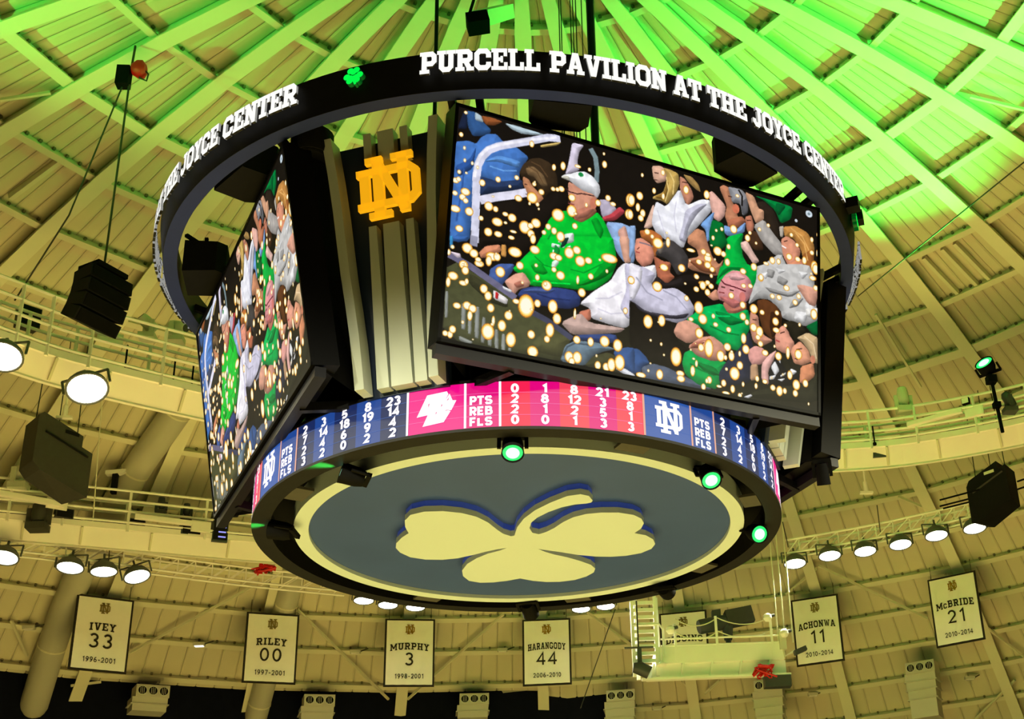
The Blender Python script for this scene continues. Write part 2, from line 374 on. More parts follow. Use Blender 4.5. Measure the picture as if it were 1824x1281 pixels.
# ribs: rolled sections following the dome, one object each
for az in RIB_AZ:
    mb = MB(); L = []
    rmax = 27.9 if az > 88 else 29.8
    rs = [1.6, 3, 5, 7, 9, 11, 13, 15, 17, 19, 21, 23, 25, 26.5, rmax]
    sd = V(-math.sin(math.radians(az)), math.cos(math.radians(az)), 0)
    for r in rs:
        up = nrm(rib_pt(az, r)-V(0, 0, DOME_TOP-DOME_R)); b = rib_pt(az, r)
        fl = .19 if r > 4 else .12
        L.append([b-up*.38-sd*fl, b-up*.38+sd*fl, b-up*.34+sd*fl, b-up*.34+sd*.03, b+sd*.03, b-sd*.03, b-up*.34-sd*.03, b-up*.34-sd*fl])
    n = 8
    mb.v = [tuple(q) for g in L for q in g]
    for i in range(len(L)-1):
        for k in range(n): mb.f.append((i*n+k, i*n+(k+1) % n, (i+1)*n+(k+1) % n, (i+1)*n+k)); mb.m.append(0)
    mb.f.append(tuple(range(n))); mb.f.append(tuple((len(L)-1)*n+k for k in range(n))); mb.m += [0, 0]
    mb.build('rib', 'steel', ceiling)
# purlins and ring beams, one object per bay, with seat clips along the top edge
for j, r in enumerate(ROWS[1:], 1):
    big = r in MAJOR
    for i in range(len(RIB_AZ)-1):
        if r >= r_last((RIB_AZ[i]+RIB_AZ[i+1])/2): continue
        a, b = rib_pt(RIB_AZ[i], r), rib_pt(RIB_AZ[i+1], r)
        c = (a+b)/2; up = nrm(c-V(0, 0, DOME_TOP-DOME_R)); d = nrm(b-a); out = nrm(np.cross(d, up)); out = out if out@V(c[0], c[1], 0) > 0 else -out
        a2, b2 = a+d*.10, b-d*.10
        dp = .30 if big else .24; fw2 = .14 if big else .085
        mb = MB()
        mb.beam(a2-up*dp/2, b2-up*dp/2, .03, dp, up)
        mb.beam(a2-up*dp+out*.0, b2-up*dp+out*.0, fw2*2, .05, up)
        npan = 9 if r > 15 else (7 if r > 10 else (4 if r > 6 else 2))
        for k in range(npan):
            q = a+(b-a)*((k+.5)/npan)
            mb.box(q-up*.045-out*.05, d*.03, up*.03, out*.035, 1)
        mb.build('ring_beam' if big else 'purlin', ['purlin', 'clip'] if not big else ['steel', 'clip'], ceiling)
# slanted braces in the lower bays and a few on the right
for (u0, v0), (u1, v1) in [((228, 1165), (452, 1044)), ((530, 1086), (692, 1246)), ((897, 1094), (726, 1246)), ((1040, 1086), (1128, 1152)), ((1458, 1008), (1652, 1102)), ((1455, 1012), (1400, 1060)),
                           ((1735, 1100), (1824, 1170)), ((1600, 885), (1672, 915)), ((20, 1105), (48, 1168)), ((1738, 1281), (1808, 1212)), ((1240, 1240), (1215, 1213)), ((1256, 1236), (1282, 1212)), ((1640, 690), (1560, 560)), ((180, 1215), (126, 1222)), ((0, 178), (90, 165)), ((1728, 172), (1824, 195))]:
    a, b = at_dome(u0, v0, .34), at_dome(u1, v1, .34)
    MB().beam(a, b, .07, .07).build('brace', 'purlin', ceiling)
# extra short joists seen in two bays
for (u0, v0), (u1, v1) in [((1645, 458), (1706, 522)), ((1678, 442), (1741, 508)), ((1700, 432), (1764, 498)), ((105, 287), (18, 352))]:
    a, b = at_dome(u0, v0, .14), at_dome(u1, v1, .14)
    MB().beam(a, b, .10, .16, nrm(a-V(0, 0, DOME_TOP-DOME_R))).build('joist', 'purlin', ceiling)
# crown ring
MB().lathe([(1.5, dome_z(1.5, .42)), (1.9, dome_z(1.9, .42)), (1.9, dome_z(1.9)), (1.5, dome_z(1.5))], 48, close=True).build('crown_ring', 'steel', ceiling)
# dark drape behind the upper stands, left half
mb = MB()
pts = [pol(27.3, az, 0) for az in range(84, 204, 3)]
for k, p in enumerate(pts):
    q = p*(1+.004*(k % 2)); mb.v += [(q[0], q[1], 11.25), (q[0], q[1], 4.0)]
for k in range(len(pts)-1): mb.f.append((2*k, 2*k+1, 2*k+3, 2*k+2)); mb.m.append(0)
o = mb.build('wall_back', 'drape'); tag(o, kind='structure')

# the court far below and the dark seating bowl around it (below the picture)
mb = MB(); mb.add([(0, 0, -7)]+[tuple(pol(14.5, a_, -7)) for a_ in range(0, 360, 5)], [(0, k+1, (k+1) % 72+1) for k in range(72)]); tag(mb.build('floor', 'maple'), kind='structure')
tag(MB().lathe([(14.5, -7), (14.5, -5.6), (22, -1.2), (27.5, 4.5), (30.5, 6.0), (33, 9.0)], 72).build('wall_stands', 'stands'), kind='structure')

# ================================================================== THE HANGING SCOREBOARD
ZB = 6.9
board = thing('scoreboard', 'giant round hanging scoreboard with lit ring, video screens and shamrock underside', 'scoreboard', (0, 0, ZB))
PSI = 23.203; HW, OT, OB, ZT, ZBT = 2.8404, 4.558, 4.0152, 10.9796, 7.789
PIL = PSI-135.0                       # direction of the corner pillar facing the camera
def rotcopy(o, k, parent):            # the same part on another side of the board
    c = o.copy(); COL.objects.link(c); c.parent = parent; c.rotation_euler = (0, 0, math.radians(90*k)); return c
def fourfold(o, parent):
    for k in (1, 2, 3): rotcopy(o, k, parent)
# ---- header ring
ring = MB().lathe([(5.5, 11.078), (5.583, 11.62), (5.35, 11.62), (5.297, 11.078)], 160, close=True).build('header_ring', 'black', board, True)
MB().lathe([(5.497, 11.074), (5.30, 11.074)], 160).build('ring_underside', 'ringunder', ring)
words = [('PURCELL', -102.75, -87.3), ('PAVILION', -86.05, -70.1), ('AT', -69.1, -64.7), ('THE', -63.7, -56.95), ('JOYCE', -55.75, -45.3), ('CENTER', -44.15, -30.35)]
RL, ZL0, ZL1 = 5.66, 11.245, 11.578
for txt, a0, a1 in words:
    polys, total = text_polys(txt, slab, .05)
    x = 0.0
    for ch in txt:
        p, wd = slab(ch)
        def fn(px, py, d, x=x):
            a = a0+(a1-a0)*(x+px)/total
            return pol(RL-.035+d, a, ZL0+(ZL1-ZL0)*py)
        mb = MB()
        fine = []
        for q in p:
            fine.append(embolden(q, .018))
        put_polys(mb, fine, fn, .035, 0, 1, True)
        o = mb.build('letter', ['letter', 'lettersk', 'letterside'], ring); fourfold(o, ring)
        x += wd+.05
# shamrock badge between the texts
mb = MB()
put_polys(mb, shamrock_poly(), lambda x, y, d: pol(5.60+d, PIL+math.degrees(x*.25/5.65), 11.40+.25*y), .07, 0, 1)
o = mb.build('shamrock_badge', ['greenglow', 'greenskin'], ring); fourfold(o, ring)
# little fixtures on top of the ring by the right end of the text
for az in (-24.5, -20.5):
    mb = MB(); c = pol(5.66, az, 11.55); r_ = pol(1, az); t_ = pol(1, az+90)
    mb.box(c, r_*.10, t_*.10, V(0, 0, .09)); mb.build('ring_fixture', 'black', ring)
# struts carrying the ring
for az in (PSI-90-33, PSI-90-29, PSI-90+29, PSI-90+33):
    a = pol(5.33, az, 11.3); b = pol(4.4, az, 10.85)
    o = MB().beam(a, b, .10, .10).build('ring_strut', 'black', board); fourfold(o, board)
